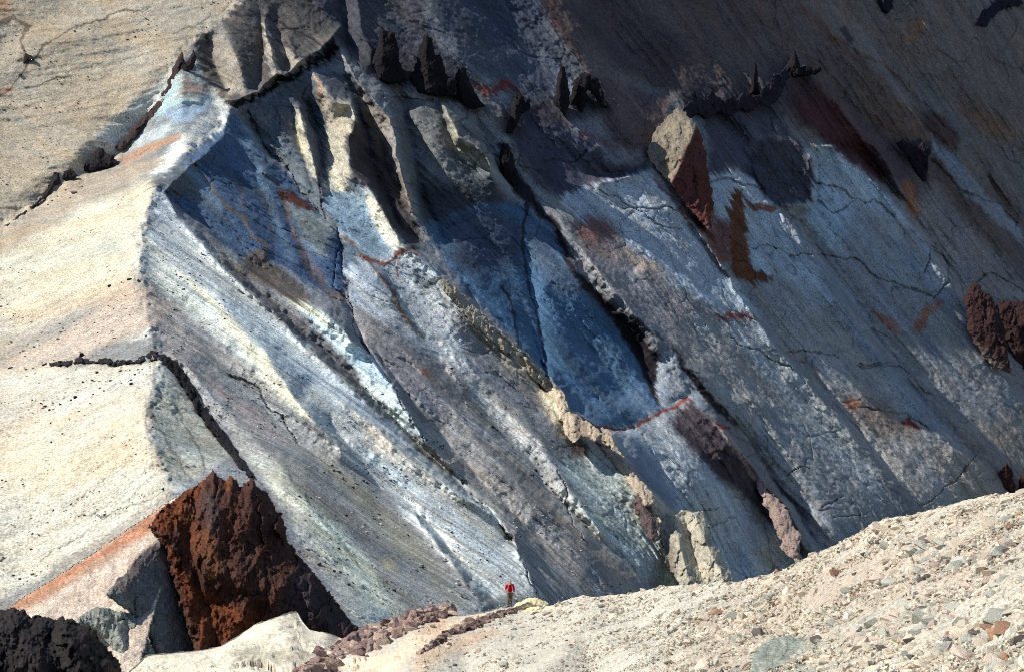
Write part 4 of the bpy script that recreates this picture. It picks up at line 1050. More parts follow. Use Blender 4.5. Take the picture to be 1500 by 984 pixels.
FB = [FC, [(60, 1100, 90), (300, 1100, 84), (500, 1100, 74), (700, 1100, 62), (900, 1100, 49), (1100, 1100, 38), (1300, 1100, 29), (1500, 1100, 22), (1720, 1100, 18), (2420, 1100, 15)], [(40, 1260, 72), (500, 1260, 58), (900, 1260, 36), (1300, 1260, 21), (1720, 1260, 13), (2420, 1260, 10)], [(2000, 850, 34)], [(2420, 850, 30)],
      [(300, 984, 104)], [(450, 984, 103)], [(620, 984, 92)], [(800, 984, 78)], [(1000, 984, 60)], [(1200, 984, 45)], [(1350, 984, 36)], [(1500, 984, 28.5)], [(1200, 880, 62)], [(1350, 860, 52)], [(1500, 850, 42)], [(1000, 910, 80)], [(850, 920, 97)], [(680, 940, 108)], [(1650, 850, 38)]]
FU = np.arange(60, 2420, 2.0); FV = np.arange(640, 1256, 2.0)
FB.append([(x, y - 60, d + 4) for x, y, d in FC] )
FB.append([(40, 560, 110), (800, 560, 135), (1740, 560, 62), (2440, 560, 54)])
FD = blur(tin(FB, FU, FV), 2.5)
fcx = np.array([p[0] for p in FC]); fcy = np.array([p[1] for p in FC])


def fdepth(px, py):
    x = np.clip((np.asarray(px, float) - FU[0]) / 2, 0, len(FU) - 1.001); y = np.clip((np.asarray(py, float) - FV[0]) / 2, 0, len(FV) - 1.001)
    i = x.astype(int); j = y.astype(int); a = x - i; b = y - j
    return (FD[j, i] * (1 - a) + FD[j, i + 1] * a) * (1 - b) + (FD[j + 1, i] * (1 - a) + FD[j + 1, i + 1] * a) * b


cols = np.concatenate([np.arange(62, 1600, 2.0), np.arange(1600, 2410, 5.0)])
top = np.interp(cols, fcx, fcy) + 1.2 * fbm(cols / 14, cols * 0 + .5, 3, 61) + 0.8 * fbm(cols / 4, cols * 0 + .5, 2, 63)
nr = 185
T = np.linspace(0, 1, nr) ** 1.15
PX = np.repeat(cols[None], nr, 0); PY = top[None] + T[:, None] * (1245 - top[None])
FDp = fdepth(PX, np.maximum(PY, np.interp(PX, fcx, fcy) + 1))
Pf = wpt(PX, PY, FDp)
mx, my = Pf[..., 0], Pf[..., 1]
near = np.clip((PX - 820) / 300, 0, 1)
hz = 0.16 * fbm(mx / 2.2, my / 2.2, 4, 71) + 0.10 * facets(mx / 0.9, my / 0.9, 75) * (0.4 + 0.6 * near) + 0.05 * facets(mx / .35, my / .35, 77)
cream = sstep((560 - PX) / 60)
hz = hz + cream * (0.5 * facets(mx / 3.0, my / 5.0, 79) + 0.25 * facets(mx / 1.2, my / 2, 83)) * np.minimum(1, T[:, None] * 8)
fadeh = np.minimum(1, T[:, None] * 14 + 0.25)
Pf[..., 2] += hz * fadeh
# far side of the brow: falls away out of sight
back = []
for k, (dd, dz) in enumerate([(45, 38), (25, 17), (12, 6.5), (6, 2.6), (3, 1.0), (1.2, .25)]):
    q = Pf[0].copy(); q[:, 1] += dd; q[:, 2] -= dz + dd * 0.26
    back.append(q)
Pf = np.concatenate([np.stack(back), Pf], 0)
fx = PX + 9 * fbm(PX / 30, PY / 20, 4, 31) + 3 * fbm(PX / 5, PY / 5, 2, 35); fy = PY + 6 * fbm(PX / 30, PY / 20, 4, 41) + 2 * fbm(PX / 5, PY / 5, 2, 45)
cf = Canvas(fx, fy, (186, 182, 168))
cf.poly((180, 172, 156), [(960, 1100), (1000, 940), (1100, 860), (1300, 755), (1500, 720), (1720, 690), (2420, 650), (2420, 1260), (900, 1260)], 40)
cf.poly((178, 164, 148), [(1000, 984), (1080, 880), (1250, 810), (1420, 770), (1500, 790), (1400, 860), (1250, 880), (1150, 920), (1060, 984)], 40, .8)
cf.poly((184, 182, 168), [(1200, 1100), (1260, 940), (1420, 880), (1720, 850), (2420, 850), (2420, 1260), (1200, 1260)], 40, .6)
cf.poly((222, 214, 192), [(60, 1100), (100, 960), (215, 955), (380, 900), (433, 890), (500, 930), (470, 984), (420, 1100)], 10)
cf.poly((160, 156, 140), [(330, 960), (360, 946), (420, 950), (470, 962), (430, 975), (350, 975)], 8, .7)
cf.poly((220, 200, 174), [(490, 984), (560, 955), (640, 915), (690, 898), (706, 900), (640, 935), (570, 984)], 8)
cf.poly((190, 160, 134), [(600, 965), (650, 940), (720, 920), (740, 925), (660, 960), (610, 984)], 10, .7)
cf.poly((200, 168, 138), [(600, 930), (640, 905), (660, 900), (640, 925)], 8, .8)
cf.poly((222, 208, 168), [(748, 892), (760, 880), (800, 880), (812, 892), (780, 896)], 5, .9)
cf.poly((134, 140, 130), [(1098, 1000), (1104, 955), (1130, 932), (1160, 926), (1190, 930), (1210, 950), (1190, 1000)], 10, .8)
cols_f = np.concatenate([np.repeat(cf.C[:1], 6, 0), cf.C], 0)
M_GRAVEL = rock_material('pale_gravel', 6.0, False, None, 0.06, 1.0)
gravel = mesh_np('gravel_slope', Pf, grid_quads(Pf.shape[0], Pf.shape[1]), M_GRAVEL, cols_f)
tag(gravel, kind='structure')

# boulders and outcrops on the foreground ridge
tag(body('pale_boulder', [(748, 890), (756, 882), (764, 878), (774, 874), (786, 874), (796, 878), (804, 884), (806, 891), (790, 896), (762, 896)], [(778, 892, 125.0)], front=.9, back=1.4, edge=8, jag=1.5, color=(224, 208, 166), mat=M_NEAR, lean=-.02, cell=.5, bump=.6),
    'smooth cream boulder lying next to the hiker', 'boulder')
tag(body('lava_crag', [(-90, 880), (-40, 900), (0, 893), (20, 889), (34, 894), (46, 902), (66, 900), (78, 906), (97, 902), (110, 910), (118, 914), (132, 916), (142, 924), (148, 942), (160, 952), (170, 962), (178, 972), (180, 1000), (170, 1040), (-90, 1060)],
         [(80, 980, 92.0)], front=5, back=5, edge=30, jag=5, color=(44, 40, 40), mat=M_NEAR, lean=-.012, cell=0.9, bump=1.5,
         ridges=[[(20, 900, .4), (40, 940, 1.2), (60, 984, 2.2)], [(97, 908, .4), (104, 940, 1.2), (120, 984, 2)], [(70, 905, -.2), (80, 950, 0), (92, 984, .4)]]),
    'rugged black lava crag beside the pale ridge', 'rock outcrop')
tag(body('grey_outcrop', [(1096, 1000), (1100, 968), (1108, 948), (1124, 936), (1150, 930), (1168, 934), (1186, 930), (1200, 944), (1206, 962), (1196, 1000)], [(1130, 970, float(fdepth(1130, 975))), (1180, 950, float(fdepth(1180, 955)))],
         off=.15, front=.35, back=1, edge=10, jag=5, color=(142, 148, 138), mat=M_NEAR, cell=.45, bump=1.0, lean=-.13), 'cracked grey-green rock outcrop set in the gravel', 'rock outcrop')


# ================================================================== loose stones
def stone_mesh(seed, n=13, squash=(1, .8, .6)):
    r = random.Random(seed)
    bm = bmesh.new()
    for i in range(n):
        v = Vector((r.gauss(0, 1), r.gauss(0, 1), r.gauss(0, 1))).normalized() * r.uniform(.75, 1.05)
        bm.verts.new((v.x * squash[0], v.y * squash[1], v.z * squash[2]))
    bmesh.ops.convex_hull(bm, input=bm.verts)
    for v in [v for v in bm.verts if not v.link_faces]: bm.verts.remove(v)
    bmesh.ops.triangulate(bm, faces=bm.faces)
    bm.normal_update()
    me = bpy.data.meshes.new('stone'); bm.to_mesh(me); bm.free()
    return me


def stone_material(name, c, var=.25, grain=9.0):
    k = NT(name)
    pos = k.n('ShaderNodeTexCoord').outputs['Object']
    rnd = k.n('ShaderNodeObjectInfo').outputs['Random']
    rgb = k.n('ShaderNodeRGB'); rgb.outputs[0].default_value = (*lin(c), 1)
    f = k.math('MULTIPLY', k.ramp(rnd, 0, 1 - var, 1, 1 + var), k.ramp(k.noise(pos, grain, 4, .65), .3, .8, .7, 1.2))
    k.l(k.scalecol(rgb.outputs[0], f), k.b.inputs['Base Color'])
    k.bump(k.noise(pos, grain * 1.4, 3, .6), .8, .05)
    return k.m


STM = {'cream': stone_material('cream_stone', (206, 193, 172)), 'grey': stone_material('grey_stone', (178, 178, 166)),
       'pink': stone_material('pink_stone', (200, 184, 168)), 'rust': stone_material('rust_stone', (164, 130, 106)), 'dark': stone_material('dark_stone', (104, 98, 94)),
       'black': stone_material('black_stone', (44, 40, 42))}
protos = {}
for kk in STM:
    protos[kk] = []
    for i in range(7):
        me = stone_mesh(100 + i * 7 + len(kk), 12 + i, (1, random.uniform(.65, .95), random.uniform(.4, .65)))
        me.materials.append(STM[kk]); protos[kk].append(me)
CN = {'cream': 'pale cream', 'grey': 'grey-green', 'pink': 'pinkish', 'rust': 'rust-coloured', 'dark': 'dark grey'}


def stone_label(kd, size, x, y):
    big_ = 'large' if size > 0.22 else ('fist-sized' if size < 0.13 else 'mid-sized')
    if abs(x - 1150) < 110 and y > 890: pl_ = 'beside the grey-green outcrop in the gravel'
    elif y - ftop(x) < 34: pl_ = 'along the brow of the gravel slope'
    else: pl_ = 'lying loose on the open gravel slope'
    return f'{big_} {CN[kd]} angular stone {pl_}', f'{big_} {CN[kd]} stones {pl_}'


def ftop(px): return np.interp(px, fcx, fcy)


# candidates: even cover of the slope; size in metres from a long-tailed distribution
N = 23000
cand = []
r = np.random.default_rng(5)
px = np.where(r.uniform(0, 1, N * 3) < .80, r.uniform(600, 1715, N * 3), r.uniform(1715, 2380, N * 3)); tp = ftop(px)
py = tp + r.uniform(0, 1, N * 3) * (1085 - tp)
keepm = r.uniform(0, 1, N * 3) < np.clip((px - 560) / 500, 0.12, 1)
px, py = px[keepm], py[keepm]
dep = fdepth(px, np.maximum(py, ftop(px) + 1))
sizepx = np.exp(r.normal(1.45, .58, len(px))) * (0.62 + 0.75 * np.clip((px - 900) / 500, 0, 1) * np.clip(0.35 + (py - ftop(px)) / 220, 0.35, 1.25))
sizepx = sizepx * np.exp(0.55 * fbm(px / 60, py / 25, 3, 303)) * np.where(r.uniform(0, 1, len(px)) < .02, 1.8, 1.0)
rad = np.clip(sizepx * dep / F * 0.62, 0.04, 0.42)
W3 = wpt(px, py, dep)
# pick a colour by neighbourhood
nb1 = fbm(W3[:, 0] / 4, W3[:, 1] / 6, 3, 201); nb2 = r.uniform(0, 1, len(px))
kind = np.where(nb2 + 0.6 * nb1 < .55, 'cream', np.where(nb2 + .4 * nb1 < .80, 'grey', np.where(nb2 < .93, 'pink', np.where(nb2 < .955, 'rust', 'dark'))))
order = np.argsort(-(rad / dep) * ((px < 1500) & (py < 984) & (px > 0)))
big = order[:290]; rest = order[290:]
for n_, i in enumerate(big):
    kd = str(kind[i]); me = protos[kd][i % 7]
    o = bpy.data.objects.new('stone', me); col.objects.link(o)
    R_ = float(rad[i]) * 1.1
    o.location = Vector(W3[i]) + Vector((0, 0, R_ * .12))
    o.scale = (R_, R_, R_ * r.uniform(.8, 1.2))
    o.rotation_euler = (r.uniform(-.45, .45), r.uniform(-.45, .45), r.uniform(0, 6.28))
    lb, gp = stone_label(kd, R_, float(px[i]), float(py[i]))
    tag(o, lb, 'stone', gp)
# the countless small ones: one mesh
Vs, Fs, Cs, off_ = [], [], [], 0
pv = []
for me in protos['cream']:
    v = np.array([x.co[:] for x in me.vertices]); f = np.array([p.vertices[:] for p in me.polygons]); pv.append((v, f))
cc = {k_: .86 * lin(c) for k_, c in (('cream', (206, 193, 172)), ('grey', (184, 184, 170)), ('pink', (200, 184, 168)), ('rust', (170, 136, 112)), ('dark', (112, 106, 100)))}
for i in rest:
    v, f = pv[i % 7]
    a, b, g = r.uniform(-.5, .5), r.uniform(-.5, .5), r.uniform(0, 6.28)
    ca, sa_, cb, sb, cg, sg = math.cos(a), math.sin(a), math.cos(b), math.sin(b), math.cos(g), math.sin(g)
    Rm = np.array([[cg, -sg, 0], [sg, cg, 0], [0, 0, 1]]) @ np.array([[cb, 0, sb], [0, 1, 0], [-sb, 0, cb]]) @ np.array([[1, 0, 0], [0, ca, -sa_], [0, sa_, ca]])
    Vs.append(v * rad[i] @ Rm.T + W3[i] + np.array([0, 0, rad[i] * .1])); Fs.append(f + off_); off_ += len(v)
    Cs.append(np.repeat((cc[str(kind[i])] * r.uniform(.72, 1.2))[None], len(v), 0))
gs = mesh_np('loose_gravel', np.concatenate(Vs), np.concatenate(Fs), M_GRAVEL, np.concatenate(Cs), smooth=False)
tag(gs, 'pale loose gravel covering the near slope', 'gravel', kind='stuff')

# broken rock ledges on the foreground ridge: angular blocks grown together
def ledge(label, outline, n, smin, smax, cols_, seed):
    q = np.random.default_rng(seed); o = np.array(outline)
    x = q.uniform(o[:, 0].min(), o[:, 0].max(), n * 12); y = q.uniform(o[:, 1].min(), o[:, 1].max(), n * 12)
    sd = sdf(outline, x, y); m = sd > 2.2; x, y, sd = x[m][:n], y[m][:n], sd[m][:n]
    ax = np.linspace(o[:, 0].min() + 6, o[:, 0].max() - 5, 70); ay = []
    for xx in ax:                                   # core of the ledge along its middle line
        yy = np.linspace(o[:, 1].min(), o[:, 1].max(), 200); ins = yy[sdf(outline, np.full(200, xx), yy) > 0]
        ay.append(ins.mean() if len(ins) else np.nan)
    ay = np.array(ay); ok = ~np.isnan(ay); x = np.concatenate([x, ax[ok]]); y = np.concatenate([y, ay[ok]]); sd = np.concatenate([sd, np.full(ok.sum(), 99.)])
    W_ = wpt(x, y, fdepth(x, np.maximum(y, ftop(x) + 1)))
    Vs, Fs, Cs, o_ = [], [], [], 0
    for i in range(len(x)):
        v, f = pv[q.integers(7)]
        sz = smin + (smax - smin) * q.uniform() ** 1.6 * min(1.0, .35 + sd[i] / 9)
        if sd[i] > 90: sz = .55 * smax
        a, b, g = q.uniform(-.7, .7), q.uniform(-.7, .7), q.uniform(0, 6.28)
        ca, sa_, cb, sb, cg, sg = math.cos(a), math.sin(a), math.cos(b), math.sin(b), math.cos(g), math.sin(g)
        Rm = np.array([[cg, -sg, 0], [sg, cg, 0], [0, 0, 1]]) @ np.array([[cb, 0, sb], [0, 1, 0], [-sb, 0, cb]]) @ np.array([[1, 0, 0], [0, ca, -sa_], [0, sa_, ca]])
        p = v * np.array([1.15, 1.0, 1.25]) * sz @ Rm.T
        Vs.append(p + W_[i] + np.array([0, 0, .15 * sz])); Fs.append(f + o_); o_ += len(v)
        Cs.append(np.repeat((lin(cols_[q.integers(len(cols_))]) * q.uniform(.75, 1.2))[None], len(v), 0))
    org = np.array([W_[:, 0].mean(), W_[:, 1].mean(), W_[:, 2].min()])
    ob = mesh_np('rock_ledge', np.concatenate(Vs) - org, np.concatenate(Fs), M_NEAR, np.concatenate(Cs), smooth=False); ob.location = org
    return tag(ob, label, 'rock ledge')


ledge('long mauve-brown broken rock ledge crossing the pale ridge',
      [(424, 1000), (446, 974), (470, 954), (498, 940), (522, 929), (545, 919), (566, 911), (588, 902), (604, 897), (622, 893), (640, 890), (656, 888), (666, 893), (668, 902), (654, 908), (628, 914), (604, 924), (580, 938), (556, 954), (528, 968), (500, 980), (474, 1000)],
      330, .16, .85, [(150, 130, 124), (140, 116, 108), (164, 140, 128), (120, 100, 98), (172, 152, 136)], 21)
ledge('shorter brown broken rock ledge under the hiker',
      [(608, 962), (620, 950), (634, 938), (652, 926), (674, 914), (690, 907), (704, 903), (724, 898), (742, 893), (756, 891), (760, 896), (752, 902), (730, 908), (708, 918), (684, 926), (660, 934), (640, 946), (622, 958)],
      210, .12, .6, [(140, 120, 110), (120, 100, 92), (158, 138, 124), (104, 90, 86)], 23)

# ------------------------------------------------------------------ dark rocks on the mountain
def mrock(px, py, wpx, hpx, label, group, mat='black', name='dark_rock'):
    d = float(D(px, py)); m = d / F
    o = bpy.data.objects.new(name, random.choice(protos[mat])); col.objects.link(o)
    p = wpt(np.array(px), np.array(py), np.array(d - .15 * hpx * m))
    o.location = p; o.scale = (wpx * m * .55, wpx * m * .5, hpx * m * .85)
    o.rotation_euler = (random.uniform(-.3, .3), random.uniform(-.3, .3), random.uniform(0, 6.3))
    return tag(o, label, 'rock', group)


rr = random.Random(3)
G1 = 'black rocks in the line across the cream crest'
for x, y, w, h in [(66, 534, 10, 4), (78, 531, 8, 4), (90, 532, 12, 6), (100, 530, 9, 7), (110, 529, 12, 8), (119, 524, 11, 11), (128, 531, 13, 8), (140, 529, 12, 8), (150, 527, 12, 11), (158, 530, 14, 11), (168, 530, 12, 10), (178, 531, 12, 8), (188, 529, 13, 9),
                   (206, 524, 10, 8), (214, 520, 12, 10), (221, 518, 11, 11), (230, 521, 12, 9), (52, 536, 8, 3), (40, 538, 9, 3), (14, 542, 10, 3)]:
    mrock(x + rr.uniform(-4, 4), y + rr.uniform(-4, 4), w * rr.uniform(.5, 1.1), h * rr.uniform(.6, 1.0), 'black rock in the broken line crossing the cream crest', G1)
G2 = 'black rocks scattered below the line'
for x, y, w in [(142, 546, 8), (176, 543, 7), (162, 557, 7), (192, 562, 9), (122, 560, 6), (110, 582, 9), (104, 586, 6), (137, 577, 6), (116, 602, 6), (75, 619, 6), (88, 592, 5), (152, 572, 5), (198, 548, 5), (208, 541, 5), (60, 590, 4), (48, 604, 4), (30, 610, 4), (20, 640, 4), (132, 590, 4), (96, 575, 4)]:
    mrock(x, y, w, w * .6, 'small black rock strewn on the cream slope under the dark line', G2)
for x, y, w, h in [(190, 409, 11, 8), (204, 411, 8, 6), (160, 419, 11, 5), (178, 414, 6, 4)]:
    mrock(x, y, w, h, 'black rock on the crest above the pink scree', 'black rocks above the pink scree')
G3 = 'brown rocks along the pink scree'
for k in range(26):
    t = rr.random(); x = 210 - 190 * t + rr.uniform(-8, 8); y = 424 + 95 * t + rr.uniform(-8, 8)
    w = rr.uniform(3.5, 7)
    mrock(x, y, w, w * .5, 'small brown rock in the band above the pink scree', G3, 'rust' if rr.random() < .3 else 'dark')
for x, y, w, h in [(240, 715, 9, 7), (109, 282, 14, 6), (76, 295, 7, 5), (96, 279, 6, 4), (120, 274, 6, 4), (104, 290, 5, 3), (84, 288, 5, 3), (70, 300, 4, 3), (30, 110, 8, 6)]:
    mrock(x, y, w, h, 'dark rock fallen on the slope below the black crags' if x < 200 and y > 200 else 'dark rock lying alone on the pale slope', 'fallen dark rocks' if x < 200 and y > 200 else 'lone dark rocks', 'black' if x > 200 else 'dark')
CHAINS = [('olive streak of the near scree', [(460, 690), (500, 690), (523, 718), (545, 752), (567, 795), (590, 812), (611, 828), (641, 855)]), ('olive streak of the near scree', [(530, 705), (560, 730), (600, 790)]),
          ('scree just behind the hiker', [(668, 848), (680, 862), (701, 885)]), ('pale green scree right of the rusty outcrop', [(440, 790), (500, 842), (523, 858), (554, 905)]), ('pale green scree right of the rusty outcrop', [(418, 770), (450, 800), (480, 830)]),
          ('hollow below the pale blue rib', [(612, 622), (650, 660), (700, 735), (740, 780)]), ('dark brown scree left of the buff rib', [(660, 545), (700, 590), (730, 640)]), ('dark brown scree left of the buff rib', [(690, 570), (712, 600)]),
          ('dark brown scree left of the buff rib', [(740, 650), (790, 700), (830, 740), (870, 790)]), ('dark brown scree left of the buff rib', [(780, 690), (810, 720)])]
for where, ch in CHAINS:
    L_ = sum(math.dist(a, b) for a, b in zip(ch, ch[1:]))
    for k in range(int(L_ / 13)):
        t = rr.random() * (len(ch) - 1); i = min(int(t), len(ch) - 2); f = t - i
        x = ch[i][0] + f * (ch[i + 1][0] - ch[i][0]) + rr.gauss(0, 4); y = ch[i][1] + f * (ch[i + 1][1] - ch[i][1]) + rr.gauss(0, 4)
        w = rr.uniform(3.5, 9)
        kd = 'dark' if rr.random() < .4 else 'black'
        nm = 'dark grey' if kd == 'dark' else 'black'
        mrock(x, y, w, w * .6, f'small {nm} rock lying in the {where}', f'{nm} rocks in the {where}', kd)

def scatter(name, label, cat, n, region, cols_, smin, smax, seed):
    q = np.random.default_rng(seed)
    reg = np.array(region); Vs, Fs, Cs, o_ = [], [], [], 0
    x = q.uniform(reg[:, 0].min(), reg[:, 0].max(), n * 6); y = q.uniform(reg[:, 1].min(), reg[:, 1].max(), n * 6)
    m = (sdf(region, x, y) > 0) & (q.uniform(0, 1, n * 6) < sstep(.15 + 1.8 * fbm(x / 40 + .6 * y / 40, y / 22, 3, seed)))
    x, y = x[m][:n], y[m][:n]
    W_ = wpt(x, y, D(x, y)); sz = smin * (smax / smin) ** (q.uniform(0, 1, len(x)) ** 2.2)
    for i in range(len(x)):
        v, f = pv[i % 7]; g = q.uniform(0, 6.28); c_, s_ = math.cos(g), math.sin(g)
        Vs.append((v * sz[i] * q.uniform(.7, 1.2, 3)) @ np.array([[c_, s_, 0], [-s_, c_, 0], [0, 0, 1]]) + W_[i]); Fs.append(f + o_); o_ += len(v)
        Cs.append(np.repeat((lin(cols_[q.integers(len(cols_))]) * q.uniform(.7, 1.15))[None], len(v), 0))
    return tag(mesh_np(name, np.concatenate(Vs), np.concatenate(Fs), M_ROCK, np.concatenate(Cs), smooth=False), label, cat, kind='stuff')


scatter('loose_scree', 'fine loose stones over the cream flank', 'scree', 1700, [(-100, 480), (0, 390), (120, 310), (215, 275), (200, 390), (225, 520), (210, 600), (215, 650), (235, 715), (120, 800), (0, 880), (-100, 900)],
        [(190, 178, 158), (150, 138, 124), (110, 100, 92), (84, 76, 72), (200, 190, 170)], .10, .55, 71)
scatter('loose_scree', 'fine loose stones over the tan upper slope', 'scree', 1500, [(-100, 0), (200, -60), (350, 0), (260, 80), (170, 215), (0, 330), (-100, 380)], [(150, 138, 124), (120, 108, 98), (90, 82, 76), (170, 158, 142)], .12, .7, 73)
scatter('loose_scree', 'fine loose stones over the grey scree face', 'scree', 5200, [(225, 300), (300, 360), (450, 500), (540, 520), (640, 600), (700, 560), (800, 640), (880, 760), (960, 870), (600, 930), (440, 760), (260, 560), (240, 480), (215, 400)],
        [(190, 190, 184), (150, 150, 150), (110, 108, 108), (70, 68, 70), (60, 58, 60), (200, 196, 184)], .10, .6, 75)

# ------------------------------------------------------------------ the hiker
def skin_chain(name, pts, edges, mat, parent, sub=2, root=0):
    me = bpy.data.meshes.new(name)
    me.from_pydata([p[0] for p in pts], edges, [])
    o = bpy.data.objects.new(name, me); col.objects.link(o); o.parent = parent
    mo = o.modifiers.new('skin', 'SKIN')
    if not me.skin_vertices: me.skin_vertices.new()
    for i, (p, rad_) in enumerate(pts):
        sv = me.skin_vertices[0].data[i]
        sv.radius = rad_ if isinstance(rad_, tuple) else (rad_, rad_); sv.use_root = (i == root)
    mo.use_smooth_shade = True
    sm = o.modifiers.new('sub', 'SUBSURF'); sm.levels = sub; sm.render_levels = sub
    me.materials.append(mat)
    return o


def plain(name, c, rough=.85, spot=None):
    k = NT(name); k.b.inputs['Roughness'].default_value = rough
    pos = k.n('ShaderNodeTexCoord').outputs['Object']
    rgb = k.n('ShaderNodeRGB'); rgb.outputs[0].default_value = (*lin(c), 1); out = rgb.outputs[0]
    if spot is not None:
        out = k.mix(k.ramp(k.noise(pos, 9, 2), .45, 0, .55, 1), out, (*lin(spot), 1))
    k.l(k.scalecol(out, k.ramp(k.noise(pos, 14, 3), .3, .85, .7, 1.15)), k.b.inputs['Base Color'])
    return k.m


hp = bpy.data.objects.new('person', None); col.objects.link(hp)
feet = wpt(np.array(747.), np.array(887.), np.array(124.6))
hp.scale = (1.05, 1.05, 1.05); hp.location = feet; hp.rotation_euler = (0, 0, math.radians(10))
tag(hp, 'hiker in a red jacket and mottled grey-brown trousers walking on the ledge', 'person')
SKIN = plain('skin', (206, 150, 120)); RED = plain('red_fabric', (176, 12, 34), .8); TROU = plain('mottled_fabric', (132, 122, 104), .9, (78, 74, 66)); BOOT = plain('boot_leather', (70, 52, 42)); HAIR = plain('hair', (196, 156, 110)); PINK = plain('pale_strap', (220, 170, 165))
# figure faces the camera (-y); its right arm (screen left) is bent forward, the other hangs down
body_pts = [((0, 0, .96), (.15, .11)), ((0, 0, 1.12), (.15, .11)), ((0, .01, 1.30), (.175, .115)), ((0, .015, 1.43), (.155, .10)), ((0, .005, 1.52), (.06, .06)), ((0, -.01, 1.58), (.062, .068)),
            ((-.095, 0, .90), (.095, .10)), ((-.10, -.10, .52), (.062, .068)), ((-.10, -.06, .11), (.042, .048)),
            ((.095, 0, .90), (.095, .10)), ((.09, .03, .50), (.062, .068)), ((.09, .14, .12), (.042, .048)),
            ((-.20, .02, 1.43), (.065, .065)), ((-.29, -.02, 1.17), (.05, .05)), ((-.25, -.26, 1.20), (.034, .034)),
            ((.20, .02, 1.43), (.065, .065)), ((.28, .05, 1.16), (.05, .05)), ((.27, -.03, .91), (.034, .034))]
bed = [(0, 1), (1, 2), (2, 3), (3, 4), (4, 5), (0, 6), (6, 7), (7, 8), (0, 9), (9, 10), (10, 11), (3, 12), (12, 13), (13, 14), (3, 15), (15, 16), (16, 17)]
bodyo = skin_chain('body', body_pts, bed, SKIN, hp)


def bm_obj(name, bm, mat, parent, smooth=True):
    me = bpy.data.meshes.new(name); bm.to_mesh(me); bm.free(); me.materials.append(mat)
    for p in me.polygons: p.use_smooth = smooth
    o = bpy.data.objects.new(name, me); col.objects.link(o); o.parent = parent
    return o


bm = bmesh.new()
bmesh.ops.create_uvsphere(bm, u_segments=20, v_segments=14, radius=1)
for v in bm.verts:
    x, y, z = v.co
    w = .076 * (1 - .18 * max(0, -z)); v.co = (x * w, y * .095 - .02 * max(0, -z) * (y < 0), z * .118)
    if y < -.8 and abs(x) < .3 and -.35 < z < .15: v.co.y -= .022          # nose
    if y < -.6 and .18 < abs(x) < .62 and .0 < z < .25: v.co.y += .010     # eye sockets
for v in bm.verts: v.co += Vector((0, -.02, 1.655))
head = bm_obj('head', bm, SKIN, hp)
for sx in (-1, 1):
    bm = bmesh.new(); bmesh.ops.create_uvsphere(bm, u_segments=8, v_segments=6, radius=.011)
    for v in bm.verts: v.co += Vector((sx * .030, -.098, 1.668))
    bm_obj('eye', bm, plain('eye', (60, 48, 42)), head)
    bm = bmesh.new(); bmesh.ops.create_uvsphere(bm, u_segments=8, v_segments=6, radius=1)
    for v in bm.verts: v.co = Vector((v.co.x * .012 + sx * .077, v.co.y * .022 - .01, v.co.z * .033 + 1.655))
    bm_obj('ear', bm, SKIN, head)
bm = bmesh.new(); bmesh.ops.create_uvsphere(bm, u_segments=8, v_segments=6, radius=1)
for v in bm.verts: v.co = Vector((v.co.x * .026, v.co.y * .008 - .101, v.co.z * .007 + 1.595))
bm_obj('mouth', bm, plain('lip', (160, 90, 84)), head)
bm = bmesh.new(); bmesh.ops.create_uvsphere(bm, u_segments=18, v_segments=12, radius=1)
bmesh.ops.delete(bm, geom=[v for v in bm.verts if v.co.z < (.35 if v.co.y < -.2 else -.35)], context='VERTS')
for v in bm.verts: v.co = Vector((v.co.x * .081, v.co.y * .10 - .012, v.co.z * .121 + 1.658))
bm_obj('hair', bm, HAIR, head)
# clothing follows the body
jk = [((0, 0, .90), (.175, .13)), ((0, 0, 1.10), (.175, .13)), ((0, .01, 1.30), (.195, .135)), ((0, .015, 1.44), (.165, .115)), ((0, .01, 1.50), (.085, .085)),
      ((-.21, .02, 1.43), (.085, .085)), ((-.295, -.02, 1.17), (.07, .07)), ((-.25, -.235, 1.20), (.05, .05)), ((.21, .02, 1.43), (.085, .085)), ((.285, .05, 1.16), (.07, .07)), ((.275, -.01, .94), (.05, .05))]
jacket = skin_chain('jacket', jk, [(0, 1), (1, 2), (2, 3), (3, 4), (3, 5), (5, 6), (6, 7), (3, 8), (8, 9), (9, 10)], RED, hp)
tr = [((0, 0, .93), (.155, .115)), ((-.095, 0, .86), (.11, .115)), ((-.10, -.10, .52), (.085, .09)), ((-.10, -.06, .12), (.068, .075)), ((.095, 0, .86), (.11, .115)), ((.09, .03, .50), (.085, .09)), ((.09, .14, .13), (.068, .075))]
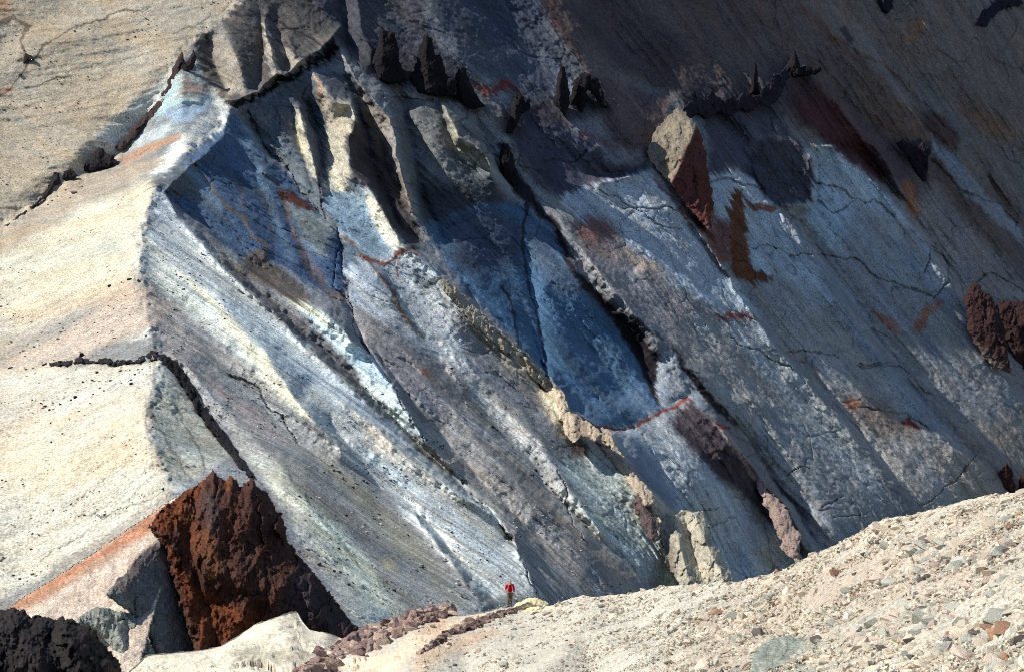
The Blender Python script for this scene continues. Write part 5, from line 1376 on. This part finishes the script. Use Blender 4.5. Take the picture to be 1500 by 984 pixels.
skin_chain('trousers', tr, [(0, 1), (1, 2), (2, 3), (0, 4), (4, 5), (5, 6)], TROU, hp)
for x, y, z in ((-.10, -.06, 0.0), (.09, .14, 0.0)):
    bt = [((x, y + .06, z + .06), (.05, .055)), ((x, y - .04, z + .055), (.05, .055)), ((x, y - .15, z + .04), (.045, .04)), ((x, y + .02, z + .15), (.052, .055))]
    skin_chain('boot', bt, [(0, 1), (1, 2), (1, 3)], BOOT, hp, root=1)
# straps of the pack over both shoulders
for sx in (-1, 1):
    st_p = [((sx * .10, .13, 1.42), (.022, .012)), ((sx * .115, .03, 1.565), (.022, .012)), ((sx * .12, -.125, 1.42), (.022, .012)), ((sx * .15, -.145, 1.2), (.02, .012)), ((sx * .18, -.05, 1.08), (.02, .012))]
    skin_chain('pack_strap', st_p, [(0, 1), (1, 2), (2, 3), (3, 4)], PINK, jacket, 1)


def hand(wrist, d, up, sx):
    wrist, d, up = Vector(wrist), Vector(d).normalized(), Vector(up).normalized()
    side = d.cross(up).normalized()
    pts = [(wrist, .028)]; ed = []
    pts.append((wrist + d * .05, (.036, .02))); ed.append((0, 1)); pts.append((wrist + d * .085, (.038, .018))); ed.append((1, 2))
    for k, (o_, L1) in enumerate(((-.032, .068), (-.011, .078), (.011, .074), (.032, .058))):
        a = wrist + d * .092 + side * o_; b = a + d * L1 * .5 - up * .008; c = b + d * L1 * .38 - up * .03
        i = len(pts); pts += [(a, .0095), (b, .009), (c, .0075)]; ed += [(2, i), (i, i + 1), (i + 1, i + 2)]
    a = wrist + d * .035 + side * sx * .045; b = a + d * .035 + side * sx * .022 - up * .012; i = len(pts)
    pts += [(a, .012), (b, .009), (b + d * .028 - up * .012, .008)]; ed += [(1, i), (i, i + 1), (i + 1, i + 2)]
    return skin_chain('hand', [(tuple(p), q) for p, q in pts], ed, SKIN, hp, 1)


hand((-.25, -.25, 1.20), (.1, -.9, .15), (0, .1, 1), 1)
hand((.275, -.02, .92), (0, -.15, -1), (1, 0, 0), 1)
